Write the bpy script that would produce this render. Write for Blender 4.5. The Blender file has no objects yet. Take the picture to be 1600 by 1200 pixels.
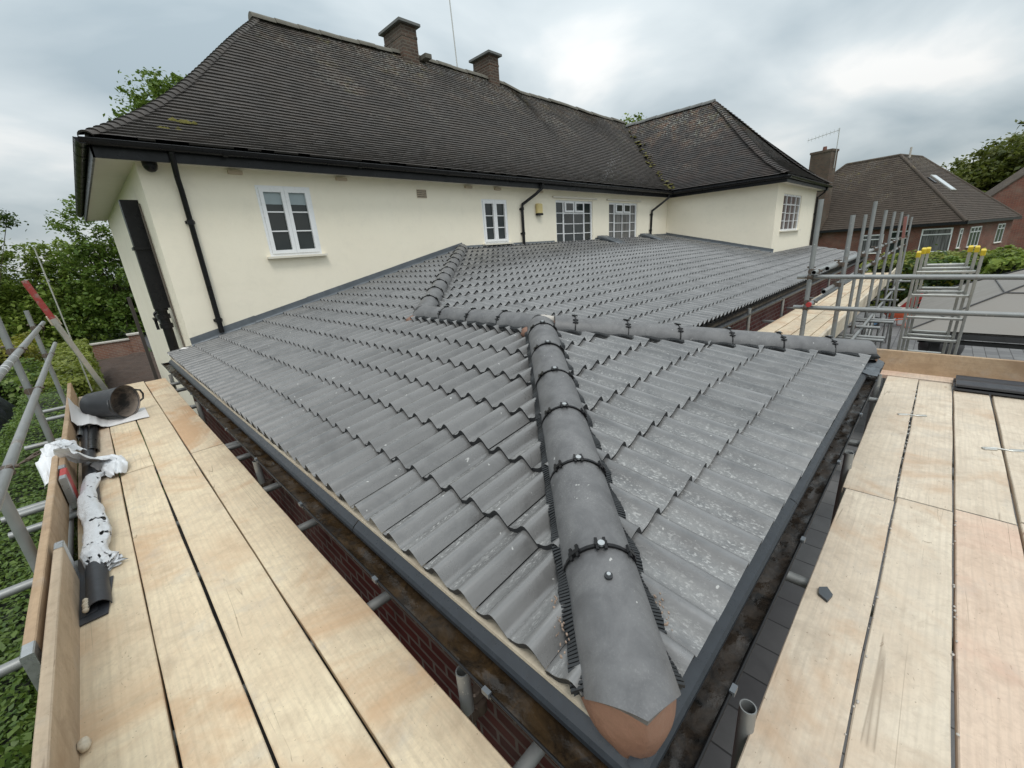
import bpy, bmesh, math, random
import numpy as np
from mathutils import Vector, Matrix, noise
random.seed(7); rng = np.random.default_rng(7)
R = math.radians
C = bpy.context.scene.collection
S = bpy.context.scene
PI = math.pi

# ------------------------------------------------------------------ camera
CAM = Vector((-0.607, -7.359, 1.103))
pitch, roll, yaw, fpx = 0.3120238, -0.0721595, 0.8006302, 650.69
F = Vector((math.cos(pitch)*math.cos(yaw), math.cos(pitch)*math.sin(yaw), -math.sin(pitch)))
Rt = Vector((math.sin(yaw), -math.cos(yaw), 0)); Up = Rt.cross(F)
R2 = math.cos(roll)*Rt + math.sin(roll)*Up; U2 = -math.sin(roll)*Rt + math.cos(roll)*Up
cam = bpy.data.cameras.new('camera'); co = bpy.data.objects.new('camera', cam); C.objects.link(co)
co.matrix_world = Matrix(((R2.x,U2.x,-F.x,CAM.x),(R2.y,U2.y,-F.y,CAM.y),(R2.z,U2.z,-F.z,CAM.z),(0,0,0,1)))
cam.sensor_width = 36; cam.lens = fpx/1600*36; cam.clip_start = .05; cam.clip_end = 2000
S.camera = co
S.render.resolution_x, S.render.resolution_y = 1024, 768

# ------------------------------------------------------------------ world, sun, exposure
SUN_EL, SUN_AZ = 60, 236      # degrees; azimuth measured from +X towards +Y (sun stands behind the camera)
w = bpy.data.worlds.new('World'); S.world = w; w.use_nodes = True
nt = w.node_tree; nt.nodes.clear()
def N(t, x=0, **k):
    n = nt.nodes.new(t)
    for a, b in k.items(): setattr(n, a, b)
    return n
out = N('ShaderNodeOutputWorld')
sky = N('ShaderNodeTexSky', sky_type='NISHITA', sun_disc=False)
sky.sun_elevation = R(SUN_EL); sky.sun_rotation = R(90-SUN_AZ)
sky.air_density = 1.2; sky.dust_density = 3; sky.ozone_density = 1.5
bg1 = N('ShaderNodeBackground'); bg1.inputs[1].default_value = .09
nt.links.new(sky.outputs[0], bg1.inputs[0])
tc = N('ShaderNodeTexCoord'); sep = N('ShaderNodeSeparateXYZ'); nt.links.new(tc.outputs['Generated'], sep.inputs[0])
zz = N('ShaderNodeMath', operation='ADD'); nt.links.new(sep.outputs[2], zz.inputs[0]); zz.inputs[1].default_value = .22
zm = N('ShaderNodeMath', operation='MAXIMUM'); nt.links.new(zz.outputs[0], zm.inputs[0]); zm.inputs[1].default_value = .08
dx = N('ShaderNodeMath', operation='DIVIDE'); dy = N('ShaderNodeMath', operation='DIVIDE')
nt.links.new(sep.outputs[0], dx.inputs[0]); nt.links.new(zm.outputs[0], dx.inputs[1])
nt.links.new(sep.outputs[1], dy.inputs[0]); nt.links.new(zm.outputs[0], dy.inputs[1])
cmb = N('ShaderNodeCombineXYZ'); nt.links.new(dx.outputs[0], cmb.inputs[0]); nt.links.new(dy.outputs[0], cmb.inputs[1])
n1 = N('ShaderNodeTexNoise'); n1.inputs['Scale'].default_value = .95; n1.inputs['Detail'].default_value = 7; n1.inputs['Roughness'].default_value = .46; n1.inputs['Distortion'].default_value = .35
mp = N('ShaderNodeMapping'); mp.inputs['Location'].default_value = (3.1, 1.7, 0); mp.inputs['Rotation'].default_value = (0,0,.5); mp.inputs['Scale'].default_value = (1,1.25,1)
nt.links.new(cmb.outputs[0], mp.inputs[0]); nt.links.new(mp.outputs[0], n1.inputs[0])
rmp = N('ShaderNodeValToRGB'); e = rmp.color_ramp.elements
e[0].position = .32; e[0].color = (.33,.395,.43,1); e[1].position = .64; e[1].color = (.79,.79,.77,1)
m_ = rmp.color_ramp.elements.new(.53); m_.color = (.565,.615,.63,1)
nt.links.new(n1.outputs[0], rmp.inputs[0])
# an overcast sky is brighter overhead than at the horizon
gz = N('ShaderNodeMapRange'); nt.links.new(sep.outputs[2], gz.inputs[0])
gz.inputs[1].default_value = 0; gz.inputs[2].default_value = 1; gz.inputs[3].default_value = .80; gz.inputs[4].default_value = 2.05
bg2 = N('ShaderNodeBackground'); nt.links.new(rmp.outputs[0], bg2.inputs[0]); nt.links.new(gz.outputs[0], bg2.inputs[1])
mx = N('ShaderNodeMixShader'); mx.inputs[0].default_value = .88
nt.links.new(bg1.outputs[0], mx.inputs[1]); nt.links.new(bg2.outputs[0], mx.inputs[2]); nt.links.new(mx.outputs[0], out.inputs[0])
sl = bpy.data.lights.new('sun', 'SUN'); sl.energy = 1.1; sl.angle = R(16); sl.color = (1,.97,.92)
so = bpy.data.objects.new('sun', sl); C.objects.link(so)
sd = Vector((math.cos(R(SUN_EL))*math.cos(R(SUN_AZ)), math.cos(R(SUN_EL))*math.sin(R(SUN_AZ)), math.sin(R(SUN_EL))))
so.rotation_euler = sd.to_track_quat('Z','Y').to_euler()
S.view_settings.view_transform = 'Standard'; S.view_settings.look = 'None'; S.view_settings.exposure = 0.30; S.view_settings.gamma = 1

# ------------------------------------------------------------------ materials
MATS = {}
class NT:
    """small node-building helper"""
    def __init__(s, name):
        s.m = bpy.data.materials.new(name); s.m.use_nodes = True
        s.t = s.m.node_tree; s.t.nodes.clear()
        s.o = s.n('ShaderNodeOutputMaterial'); s.b = s.n('ShaderNodeBsdfPrincipled'); s.l(s.b.outputs[0], s.o.inputs[0])
        MATS[name] = s.m
    def n(s, t, **k):
        q = s.t.nodes.new(t)
        for a, b in k.items(): setattr(q, a, b)
        return q
    def l(s, a, b): s.t.links.new(a, b)
    def coords(s, scale=(1,1,1), world=False, rot=(0,0,0)):
        c = s.n('ShaderNodeNewGeometry') if world else s.n('ShaderNodeTexCoord')
        m = s.n('ShaderNodeMapping'); s.l(c.outputs['Position' if world else 'Object'], m.inputs[0]); m.inputs['Scale'].default_value = scale; m.inputs['Rotation'].default_value = rot
        return m.outputs[0]
    def noise(s, vec, sc, det=5, rough=.55, dist=0):
        q = s.n('ShaderNodeTexNoise'); s.l(vec, q.inputs[0]); q.inputs['Scale'].default_value = sc; q.inputs['Detail'].default_value = det
        q.inputs['Roughness'].default_value = rough; q.inputs['Distortion'].default_value = dist
        return q.outputs[0]
    def ramp(s, f, stops):
        q = s.n('ShaderNodeValToRGB'); s.l(f, q.inputs[0]); e = q.color_ramp.elements
        while len(e) < len(stops): e.new(.5)
        for a, (p, c) in zip(e, stops):
            a.position = p; a.color = (c,c,c,1) if isinstance(c, (int, float)) else (*c, 1)
        return q.outputs[0]
    def mix(s, f, a, b, mode='MIX'):
        q = s.n('ShaderNodeMix', data_type='RGBA', blend_type=mode)
        for i, v in ((0, f), (6, a), (7, b)):
            if isinstance(v, (int, float)): q.inputs[i].default_value = v
            elif isinstance(v, tuple): q.inputs[i].default_value = (*v, 1)
            else: s.l(v, q.inputs[i])
        return q.outputs[2]
    def math(s, op, a, b=0):
        q = s.n('ShaderNodeMath', operation=op)
        for i, v in ((0, a), (1, b)):
            if isinstance(v, (int, float)): q.inputs[i].default_value = v
            else: s.l(v, q.inputs[i])
        return q.outputs[0]
    def bump(s, h, st=.3, d=.01):
        q = s.n('ShaderNodeBump'); s.l(h, q.inputs['Height']); q.inputs['Strength'].default_value = st; q.inputs['Distance'].default_value = d
        s.l(q.outputs[0], s.b.inputs['Normal']); return q
    def set(s, col=None, rough=None, metal=None, spec=None):
        for k, v in (('Base Color', col), ('Roughness', rough), ('Metallic', metal), ('Specular IOR Level', spec)):
            if v is None: continue
            if isinstance(v, tuple): s.b.inputs[k].default_value = (*v, 1)
            elif isinstance(v, (int, float)): s.b.inputs[k].default_value = v
            else: s.l(v, s.b.inputs[k])
        return s
    def rand(s):
        return s.n('ShaderNodeNewGeometry').outputs['Random Per Island']
def simple(name, col, rough=.6, metal=0, var=.25, sc=6, bump=.15, bsc=60, spec=.5, bd=.003):
    t = NT(name); v = t.coords()
    f = t.noise(v, sc, 6)
    c = t.mix(f, tuple(x*(1-var) for x in col), tuple(min(1, x*(1+var)) for x in col))
    t.set(c, t.ramp(t.noise(v, sc*2, 4), [(.3, max(.02, rough-.12)), (.7, min(1, rough+.12))]), metal, spec)
    if bump: t.bump(t.noise(v, bsc, 5), bump, bd)
    return t.m
def M(n): return MATS[n]

# new concrete interlocking tile : wet grey with pale dried slurry in patches
def tilemat(name, base, dusty, amt, axis=None, sg=1, ro=(.14,.38), sp=.9):
    t = NT(name); v = t.coords(world=True); rnd = t.rand()
    big = t.noise(v, 1.1, 4); fine = t.noise(v, 55, 8, .72); mid = t.noise(v, 5, 5, .6, .6)
    sv = t.coords((1,1,1) if axis is None else ((.35,1,1) if axis == 'y' else (1,.35,1)), True)
    st = t.noise(sv, 9, 5, .65, .4)
    spk = t.noise(sv, 150, 3, .6)
    c = t.mix(rnd, tuple(x*.78 for x in base), tuple(x*1.2 for x in base))
    c = t.mix(t.ramp(st, [(.35, 0), (.68, .7)]), c, tuple(x*1.45 for x in base))
    c = t.mix(t.ramp(mid, [(.30, .45), (.45, 0)]), c, tuple(x*.62 for x in base))
    if axis:      # residue dries in the flat troughs of the tiles
        s = t.n('ShaderNodeSeparateXYZ'); g = t.n('ShaderNodeNewGeometry'); t.l(g.outputs['Position'], s.inputs[0])
        p = t.math('FRACT', t.math('MULTIPLY', s.outputs[0 if axis == 'x' else 1], sg/.1475))
        tr = t.ramp(p, [(.02, 0), (.12, 1), (.36, .9), (.52, .03)])
        crest_highlight = t.ramp(p, [(.50, 0), (.60, .55), (.68, 0)])  # bright line along each roll crest: a highlight painted into the colour
        c = t.mix(t.math('MULTIPLY', crest_highlight, t.ramp(st, [(.40, 0), (.60, 1)])), c, tuple(x*2.2 for x in base))
    else: tr = t.ramp(mid, [(.4, .2), (.6, 1)])
    soft = t.math('MULTIPLY', t.math('MULTIPLY', tr, .55), t.ramp(st, [(.34, 0), (.60, 1)]))
    c = t.mix(soft, c, tuple(x*.60 for x in dusty))
    area = t.ramp(big, [(.36, .38), (.58, 1)])
    m1 = t.math('MULTIPLY', t.math('MULTIPLY', t.ramp(fine, [(.50, 0), (.62, .8)]), tr), t.math('MULTIPLY', area, amt*.7))
    c = t.mix(m1, c, dusty)
    m2 = t.math('MULTIPLY', t.math('MULTIPLY', t.ramp(spk, [(.56, 0), (.63, 1)]), tr), t.math('MULTIPLY', area, amt*1.5))
    c = t.mix(m2, c, tuple(x*1.15 for x in dusty))
    c = t.mix(t.math('MULTIPLY', t.ramp(t.noise(v, 38, 2, .5), [(.73, 0), (.76, 1)]), .75), c, (.50,.50,.48))
    t.set(c, t.ramp(t.noise(v, 5, 6, .7, .5), [(.34, ro[0]), (.62, ro[1])]), 0, sp)
    t.bump(t.math('ADD', t.math('MULTIPLY', fine, .6), t.math('MULTIPLY', t.math('MULTIPLY', spk, tr), .9)), .42, .003)
tilemat('concrete_tile', (.112,.112,.113), (.40,.40,.39), .48, 'x')
tilemat('concrete_tile_y', (.120,.119,.118), (.40,.40,.39), .66, 'y', -1)
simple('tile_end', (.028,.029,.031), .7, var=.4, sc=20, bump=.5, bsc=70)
tilemat('ridge_tile_grey', (.098,.098,.101), (.30,.30,.30), .16, ro=(.40,.60), sp=.5)

# old plain clay/concrete tiles : dark, lichen near the ridge
def oldtile(name, base, warm, zlo, zhi, lich=(.33,.34,.31), moss=(.19,.16,.045), amt=1.0):
    t = NT(name); v = t.coords(world=True); rnd = t.rand()
    c = t.mix(rnd, tuple(x*.86 for x in base), tuple(x*1.14 for x in base))
    big = t.noise(v, .55, 4, .6, .8); mid = t.noise(v, 2.4, 5, .65); fine = t.noise(v, 16, 6, .7)
    sp = t.n('ShaderNodeSeparateXYZ'); g = t.n('ShaderNodeNewGeometry'); t.l(g.outputs['Position'], sp.inputs[0])
    hz = t.n('ShaderNodeMapRange'); t.l(sp.outputs[2], hz.inputs[0]); hz.inputs[1].default_value = zlo; hz.inputs[2].default_value = zhi
    h = t.math('ADD', hz.outputs[0], t.math('MULTIPLY', t.math('SUBTRACT', big, .5), 2.2))
    hm = t.ramp(h, [(.42, 0), (1.0, 1)])
    c = t.mix(t.math('MULTIPLY', t.ramp(mid, [(.45, 0), (.6, .8)]), t.math('ADD', t.math('MULTIPLY', hm, .8), .12)), c, warm)
    lm = t.math('MULTIPLY', t.ramp(fine, [(.52, 0), (.60, 1)]), t.math('ADD', t.math('MULTIPLY', hm, .80*amt), .05))
    c = t.mix(lm, c, lich)
    mm = t.math('MULTIPLY', t.ramp(t.noise(v, 3.3, 6, .7), [(.56, 0), (.66, 1)]), t.math('MULTIPLY', hm, .45))
    c = t.mix(mm, c, moss)
    w_ = t.n('ShaderNodeTexNoise'); t.l(v, w_.inputs[0]); w_.inputs['Scale'].default_value = 9; w_.inputs['Detail'].default_value = 2
    c = t.mix(t.ramp(w_.outputs[0], [(.80, 0), (.82, .7)]), c, (.40,.40,.37))
    t.set(c, .8, 0, .3); t.bump(fine, .5, .006)
oldtile('old_roof_tile', (.066,.060,.056), (.13,.092,.068), 3.3, 6.3, lich=(.33,.32,.29), amt=1.0)
oldtile('wing_roof_tile', (.056,.052,.051), (.17,.09,.055), 3.0, 5.9, lich=(.36,.36,.32), amt=1.15)
oldtile('bungalow_roof_tile', (.062,.048,.038), (.085,.06,.04), 1.0, 7, lich=(.30,.29,.26), amt=.55)

# wood boards
def wood(name, a, b, stain, sc=1.0, wet=.0, axis=0, pink=.0):
    t = NT(name)
    oi = t.n('ShaderNodeObjectInfo'); tcn = t.n('ShaderNodeTexCoord')
    ad = t.n('ShaderNodeVectorMath', operation='ADD'); t.l(tcn.outputs['Object'], ad.inputs[0])
    mu = t.n('ShaderNodeVectorMath', operation='SCALE'); t.l(oi.outputs['Random'], mu.inputs['Scale']); mu.inputs[0].default_value = (17, 9, 5); t.l(mu.outputs[0], ad.inputs[1])
    def mp_(s):
        m = t.n('ShaderNodeMapping'); t.l(ad.outputs[0], m.inputs[0]); m.inputs['Scale'].default_value = s; return m.outputs[0]
    L = .10
    gs = [1,1,1]; gs[axis] = L
    gg = [1,1,1]; gg[axis] = .035; grain = t.noise(mp_(tuple(gg)), 70*sc, 8, .65, .5)
    rings = t.n('ShaderNodeTexWave', wave_type='BANDS', bands_direction='Y' if axis == 0 else 'X'); t.l(mp_(tuple(x if i != axis else .22 for i, x in enumerate(gs))), rings.inputs[0])
    rings.inputs['Scale'].default_value = 11*sc; rings.inputs['Distortion'].default_value = 5.5; rings.inputs['Detail'].default_value = 2; rings.inputs['Detail Scale'].default_value = 1.2
    big = t.noise(mp_((1,1,1)), 2.2, 5, .6, .4); mid = t.noise(mp_((1,1,1)), 7, 6, .65, .5)
    c = t.mix(t.ramp(big, [(.3, 0), (.7, 1)]), a, b)
    c = t.mix(t.math('MULTIPLY', t.ramp(t.noise(mp_((1,1,1)), 14, 7, .7, .8), [(.42, 0), (.66, 1)]), .38), c, tuple(x*.72 for x in (a[0], a[1], a[2]*1.05)))
    c = t.mix(t.math('MULTIPLY', t.ramp(rings.outputs[0], [(.0, 1), (.35, 0)]), .24), c, tuple(x*.62 for x in b))
    c = t.mix(t.math('MULTIPLY', t.ramp(grain, [(.36, 1), (.56, 0)]), .26), c, tuple(x*.66 for x in a))
    c = t.mix(t.math('MULTIPLY', t.ramp(t.noise(mp_((1,1,1)), 1.25, 5, .65, .6), [(.50, 0), (.64, 1)]), .80), c, stain)
    gd = t.noise(mp_((1,1,1)), 4.3, 6, .7, .3); c = t.mix(t.math('MULTIPLY', t.ramp(gd, [(.55, 0), (.70, 1)]), .35), c, (.40,.385,.36))
    gk = [1,1,1]; gk[axis] = .03; ck = t.math('ABSOLUTE', t.math('SUBTRACT', t.noise(mp_(tuple(gk)), 9*sc, 2, .4, .3), .5))
    ckm = t.math('MULTIPLY', t.ramp(ck, [(.0, 1), (.0026, 0)]), t.ramp(t.noise(mp_((1,1,1)), 1.9, 3), [(.54, 0), (.58, .75)]))
    c = t.mix(ckm, c, (.17,.12,.08))
    # tone of each board
    c = t.mix(t.math('MULTIPLY', oi.outputs['Random'], .30), c, tuple(x*.80 for x in b))
    c = t.mix(t.math('MULTIPLY', t.ramp(mid, [(.52, 0), (.70, 1)]), .40), c, tuple(x*.70 for x in (a[0]*.95, a[1]*.93, a[2]*.92)))
    # small dark scuffs and dirt specks
    sm = [1,1,1]; sm[axis] = .35
    sc2 = t.noise(mp_(tuple(sm)), 30, 3, .8, 1.0)
    c = t.mix(t.math('MULTIPLY', t.ramp(sc2, [(.68, 0), (.74, 1)]), .55), c, (.20,.14,.09))
    sc3 = t.noise(mp_((1,1,1)), 75, 2, .6)
    c = t.mix(t.math('MULTIPLY', t.ramp(sc3, [(.71, 0), (.75, 1)]), .6), c, (.12,.085,.06))
    vo = t.n('ShaderNodeTexVoronoi'); km = [1,1,1]; km[axis] = .55; t.l(mp_(tuple(km)), vo.inputs[0]); vo.inputs['Scale'].default_value = 3.1
    c = t.mix(t.math('MULTIPLY', t.ramp(vo.outputs['Distance'], [(.022, 1), (.040, 0)]), .55), c, (.22,.12,.06))
    c = t.mix(t.math('MULTIPLY', t.ramp(t.noise(mp_((1,1,1)), 24, 6, .75, 1.2), [(.50, 0), (.64, 1)]), .24), c, tuple(x*.62 for x in a))
    t.set(c, t.ramp(mid, [(.3, .55), (.7, .8)]), 0, .35)
    t.bump(t.math('ADD', grain, t.math('MULTIPLY', sc2, .5)), .25, .002)
wood('scaffold_wood', (.63,.50,.355), (.79,.68,.50), (.50,.30,.17))
wood('scaffold_wood_y', (.64,.50,.345), (.80,.685,.49), (.52,.31,.165), axis=1)
wood('stained_wood_y', (.55,.43,.31), (.68,.56,.42), (.34,.18,.09), axis=1)
wood('scaffold_wood_grey', (.58,.48,.37), (.73,.64,.51), (.47,.30,.18))
wood('pink_wood', (.60,.45,.34), (.70,.56,.44), (.55,.34,.25))
wood('toe_wood', (.40,.27,.16), (.52,.38,.25), (.28,.18,.11), axis=1)
wood('toe_wood_near', (.44,.33,.225), (.58,.46,.33), (.30,.19,.11), axis=1)
wood('toe_wood_pale', (.60,.52,.40), (.72,.65,.52), (.45,.36,.26), axis=0)

# render, brick, paving
t = NT('cream_render'); v = t.coords(world=True)
c = t.mix(t.noise(v, .9, 5), (.85,.785,.64), (.91,.855,.72))
c = t.mix(t.ramp(t.noise(t.coords((1,1,.25), True), 5, 6, .7), [(.60, 0), (.80, .22)]), c, (.50,.46,.38))
c = t.mix(t.ramp(t.noise(v, 14, 4, .8), [(.72, 0), (.76, .5)]), c, (.25,.24,.20))
c = t.mix(t.ramp(t.noise(v, 3, 7, .75), [(.50, 0), (.80, .30)]), c, (.66,.62,.52))
t.set(c, .85, 0, .2); t.bump(t.math('ADD', t.noise(v, 150, 4, .75), t.math('MULTIPLY', t.noise(v, 6, 4), 1.6)), .55, .006)
def brick(name, a, b, mortar, scale=1, bw=.225, bh=.075, mo=.010, yz=True, flat=False, bump=.6):
    t = NT(name); g = t.n('ShaderNodeNewGeometry'); s = t.n('ShaderNodeSeparateXYZ'); t.l(g.outputs['Position'], s.inputs[0])
    cm = t.n('ShaderNodeCombineXYZ')
    if flat: t.l(s.outputs[0], cm.inputs[0]); t.l(s.outputs[1], cm.inputs[1])
    else: t.l(t.math('ADD', s.outputs[0], s.outputs[1]), cm.inputs[0]); t.l(s.outputs[2], cm.inputs[1])
    q = t.n('ShaderNodeTexBrick'); t.l(cm.outputs[0], q.inputs[0]); q.inputs['Scale'].default_value = 1
    q.inputs['Brick Width'].default_value = bw; q.inputs['Row Height'].default_value = bh; q.inputs['Mortar Size'].default_value = mo; q.inputs['Mortar Smooth'].default_value = .2
    q.inputs['Color1'].default_value = (*a, 1); q.inputs['Color2'].default_value = (*b, 1); q.inputs['Mortar'].default_value = (*mortar, 1); q.inputs['Bias'].default_value = 0
    v = t.coords(world=True)
    c = t.mix(t.math('MULTIPLY', t.noise(v, 9, 6, .7), .6), q.outputs[0], tuple(x*.5 for x in a))
    c = t.mix(t.ramp(t.noise(v, 1.2, 4), [(.45, 0), (.75, .35)]), c, tuple(x*1.3 for x in mortar))
    t.set(c, .8, 0, .3)
    t.bump(t.math('SUBTRACT', t.math('MULTIPLY', t.noise(v, 60, 4), .3), q.outputs[1]), bump, .006)
brick('dark_red_brick', (.17,.035,.03), (.10,.022,.022), (.25,.21,.19))
brick('bungalow_brick', (.25,.075,.05), (.12,.045,.036), (.20,.16,.13), mo=.014)
brick('chimney_brick', (.13,.075,.052), (.055,.044,.038), (.15,.135,.11), mo=.014)
brick('garden_brick', (.28,.13,.085), (.18,.09,.07), (.3,.26,.22))
brick('block_paving', (.23,.23,.23), (.16,.16,.165), (.05,.05,.05), bw=.36, bh=.24, mo=.008, flat=True)

simple('black_plastic', (.009,.009,.010), .34, var=.3, bump=.05, spec=.28)
simple('eaves_tray_plastic', (.021,.026,.033), .36, var=.4, sc=30, bump=.1)
simple('rib_rubber', (.018,.020,.022), .5, bump=.1)
simple('white_upvc', (.80,.81,.82), .3, var=.03, bump=0)
simple('white_sill', (.74,.70,.60), .5, var=.06, bump=0)
simple('soffit_cream', (.70,.66,.58), .6, var=.06, bump=.05)
simple('fascia_black', (.010,.011,.013), .36, var=.3, bump=.05, spec=.28)
t = NT('window_glass'); v = t.coords(world=True)
t.set(t.mix(t.noise(v, 1.3, 3), (.008,.011,.011), (.035,.045,.045)), .05, 0, .5)
t = NT('curtained_glass'); v = t.coords((1,1,.05), True)
t.set(t.mix(t.ramp(t.noise(v, 16, 3), [(.35, 0), (.65, 1)]), (.05,.05,.052), (.19,.19,.19)), .06, 0, .5)
simple('blind_fabric', (.30,.36,.38), .5, var=.1, bump=0)
simple('lead_grey', (.12,.135,.15), .42, .35, var=.35, sc=9, bump=.4, bsc=8, bd=.01)
simple('mortar_brown', (.215,.115,.078), .55, var=.22, sc=18, bump=.5, bsc=40, bd=.006)
simple('mortar_tan', (.27,.20,.155), .8, var=.4, sc=40, bump=.5)
simple('mortar_grey', (.45,.42,.38), .8, var=.3, sc=12, bump=.5)
t = NT('gutter_silt'); v = t.coords(); t.set(t.mix(t.ramp(t.noise(v, 8, 7, .7, 1), [(.40, 0), (.70, 1)]), (.016,.011,.007), (.065,.040,.019)), t.ramp(t.noise(v, 9, 5), [(.45, .12), (.65, .5)]), 0, .35); t.bump(t.noise(v, 30, 6), .5, .006)
t = NT('gutter_silt_dark'); v = t.coords(); t.set(t.mix(t.ramp(t.noise(v, 12, 7, .7, 1), [(.35, 0), (.7, 1)]), (.008,.008,.008), (.045,.033,.024)), t.ramp(t.noise(v, 24, 5), [(.4, .12), (.6, .6)]), 0, .35); t.bump(t.noise(v, 40, 6), .4, .006)
# galvanised tube
t = NT('galvanised_tube'); v = t.coords(); n_ = t.noise(v, 9, 6, .65, .5)
c = t.mix(n_, (.21,.22,.22), (.36,.37,.365)); c = t.mix(t.ramp(t.noise(v, 4, 6, .7), [(.60, 0), (.72, .7)]), c, (.22,.135,.085)); c = t.mix(t.ramp(t.noise(v, 22, 3, .8), [(.66, 0), (.70, .8)]), c, (.62,.61,.57))
t.set(c, t.ramp(n_, [(.3, .38), (.7, .62)]), .45, .5); t.bump(t.noise(v, 50, 4), .15, .002)
simple('rusty_coupler', (.13,.10,.08), .6, .5, var=.5, sc=30, bump=.4)
simple('bright_band', (.45,.47,.48), .35, .8, var=.2, sc=30)
simple('red_paint', (.42,.045,.04), .5, var=.3, sc=12)
t = NT('worn_red'); v = t.coords(); t.set(t.mix(t.ramp(t.noise(v, 16, 6, .7), [(.52, 0), (.62, .8)]), (.34,.055,.05), (.30,.24,.22)), .45)
simple('faded_red', (.30,.13,.11), .6, var=.2)
simple('orange_paint', (.62,.12,.05), .5, var=.3)
simple('yellow_plastic', (.62,.46,.03), .45, var=.15)
simple('aluminium', (.52,.52,.49), .42, .7, var=.2, sc=20, bump=.1)
simple('dull_timber', (.13,.11,.09), .8, var=.4, sc=14)
t = NT('torn_polythene'); v = t.coords(); t.set(t.mix(t.noise(v, 20, 5), (.62,.64,.66), (.78,.79,.81)), .35, 0, .5); t.bump(t.noise(v, 30, 6, .65, 1.4), .8, .012)
hol = t.ramp(t.noise(t.coords((1,.5,1)), 17, 4, .6, .8), [(.61, 0), (.625, 1)]); tb = t.n('ShaderNodeBsdfTransparent'); ms = t.n('ShaderNodeMixShader'); t.l(hol, ms.inputs[0]); t.l(t.b.outputs[0], ms.inputs[1]); t.l(tb.outputs[0], ms.inputs[2]); t.l(ms.outputs[0], t.o.inputs[0])
t = NT('white_polythene'); v = t.coords(); t.set(t.mix(t.noise(v, 20, 5), (.66,.68,.70), (.80,.81,.83)), .35, 0, .5); t.b.inputs['Subsurface Weight'].default_value = 0; t.bump(t.noise(v, 38, 5, .6, 1.2), .55, .008)
simple('white_membrane', (.74,.72,.71), .6, var=.06, bump=.2, bsc=12, bd=.004)
simple('black_rubber', (.022,.024,.027), .45, var=.5, sc=14, bump=.15)
t = NT('bucket_inside'); v = t.coords(); t.set(t.mix(t.ramp(t.noise(v, 7, 7, .7), [(.42, 0), (.58, 1)]), (.055,.052,.05), (.27,.22,.18)), .7); t.bump(t.noise(v, 30, 5), .4, .005)
simple('dark_tile_stack', (.035,.038,.045), .45, var=.25, bump=.15)
simple('soil', (.055,.034,.024), .95, var=.6, sc=4, bump=1, bsc=9, bd=.08)
simple('tarmac', (.060,.060,.064), .85, var=.3, sc=3, bump=.4, bsc=90)
simple('lawn', (.055,.085,.025), .9, var=.4, sc=2.5, bump=.6, bsc=60, bd=.02)
simple('tarpaulin', (.014,.018,.028), .5, var=.4, sc=2, bump=.8, bsc=3, bd=.12)
simple('gazebo_panel', (.21,.195,.175), .55, var=.1, sc=1.5, bump=.03)
simple('gazebo_metal', (.05,.05,.052), .45, .2, var=.2)
simple('bark', (.07,.052,.036), .9, var=.4, sc=12, bump=.8, bsc=20, bd=.02)
simple('dark_interior', (.012,.016,.008), .95, var=.5, sc=5, bump=0)
simple('slate_chip', (.07,.08,.09), .6)
simple('blue_plastic', (.12,.25,.42), .4)
simple('alarm_yellow', (.62,.50,.22), .5, var=.05)
simple('wood_fence', (.06,.05,.045), .9, var=.3)

def leafmat(name, a, b, c3=None, tr=.4, sh=.45):
    t = NT(name); r = t.rand(); v = t.coords(world=True)
    c = t.mix(r, a, b)
    c = t.mix(t.ramp(t.noise(v, .5, 3), [(.35, 0), (.7, .6)]), c, c3 or tuple(x*.55 for x in a))
    t.set(c, sh, 0, .35)
    tr_ = t.n('ShaderNodeBsdfTranslucent'); t.l(t.mix(.35, c, (.12,.16,.01)), tr_.inputs[0])
    ms = t.n('ShaderNodeMixShader'); ms.inputs[0].default_value = tr
    t.l(t.b.outputs[0], ms.inputs[1]); t.l(tr_.outputs[0], ms.inputs[2]); t.l(ms.outputs[0], t.o.inputs[0])
leafmat('leaf_bright', (.17,.26,.045), (.35,.43,.085))
leafmat('leaf_mid', (.10,.18,.035), (.23,.32,.065))
leafmat('leaf_dark', (.022,.050,.014), (.065,.12,.028))
leafmat('leaf_olive', (.09,.12,.03), (.19,.20,.05))
leafmat('leaf_hedge', (.085,.16,.03), (.23,.33,.075), sh=.38)
leafmat('leaf_yellow', (.20,.22,.03), (.42,.38,.05))
leafmat('leaf_blossom', (.55,.50,.12), (.75,.68,.30))
leafmat('leaf_hedge_top', (.18,.23,.04), (.32,.35,.07))

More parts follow.
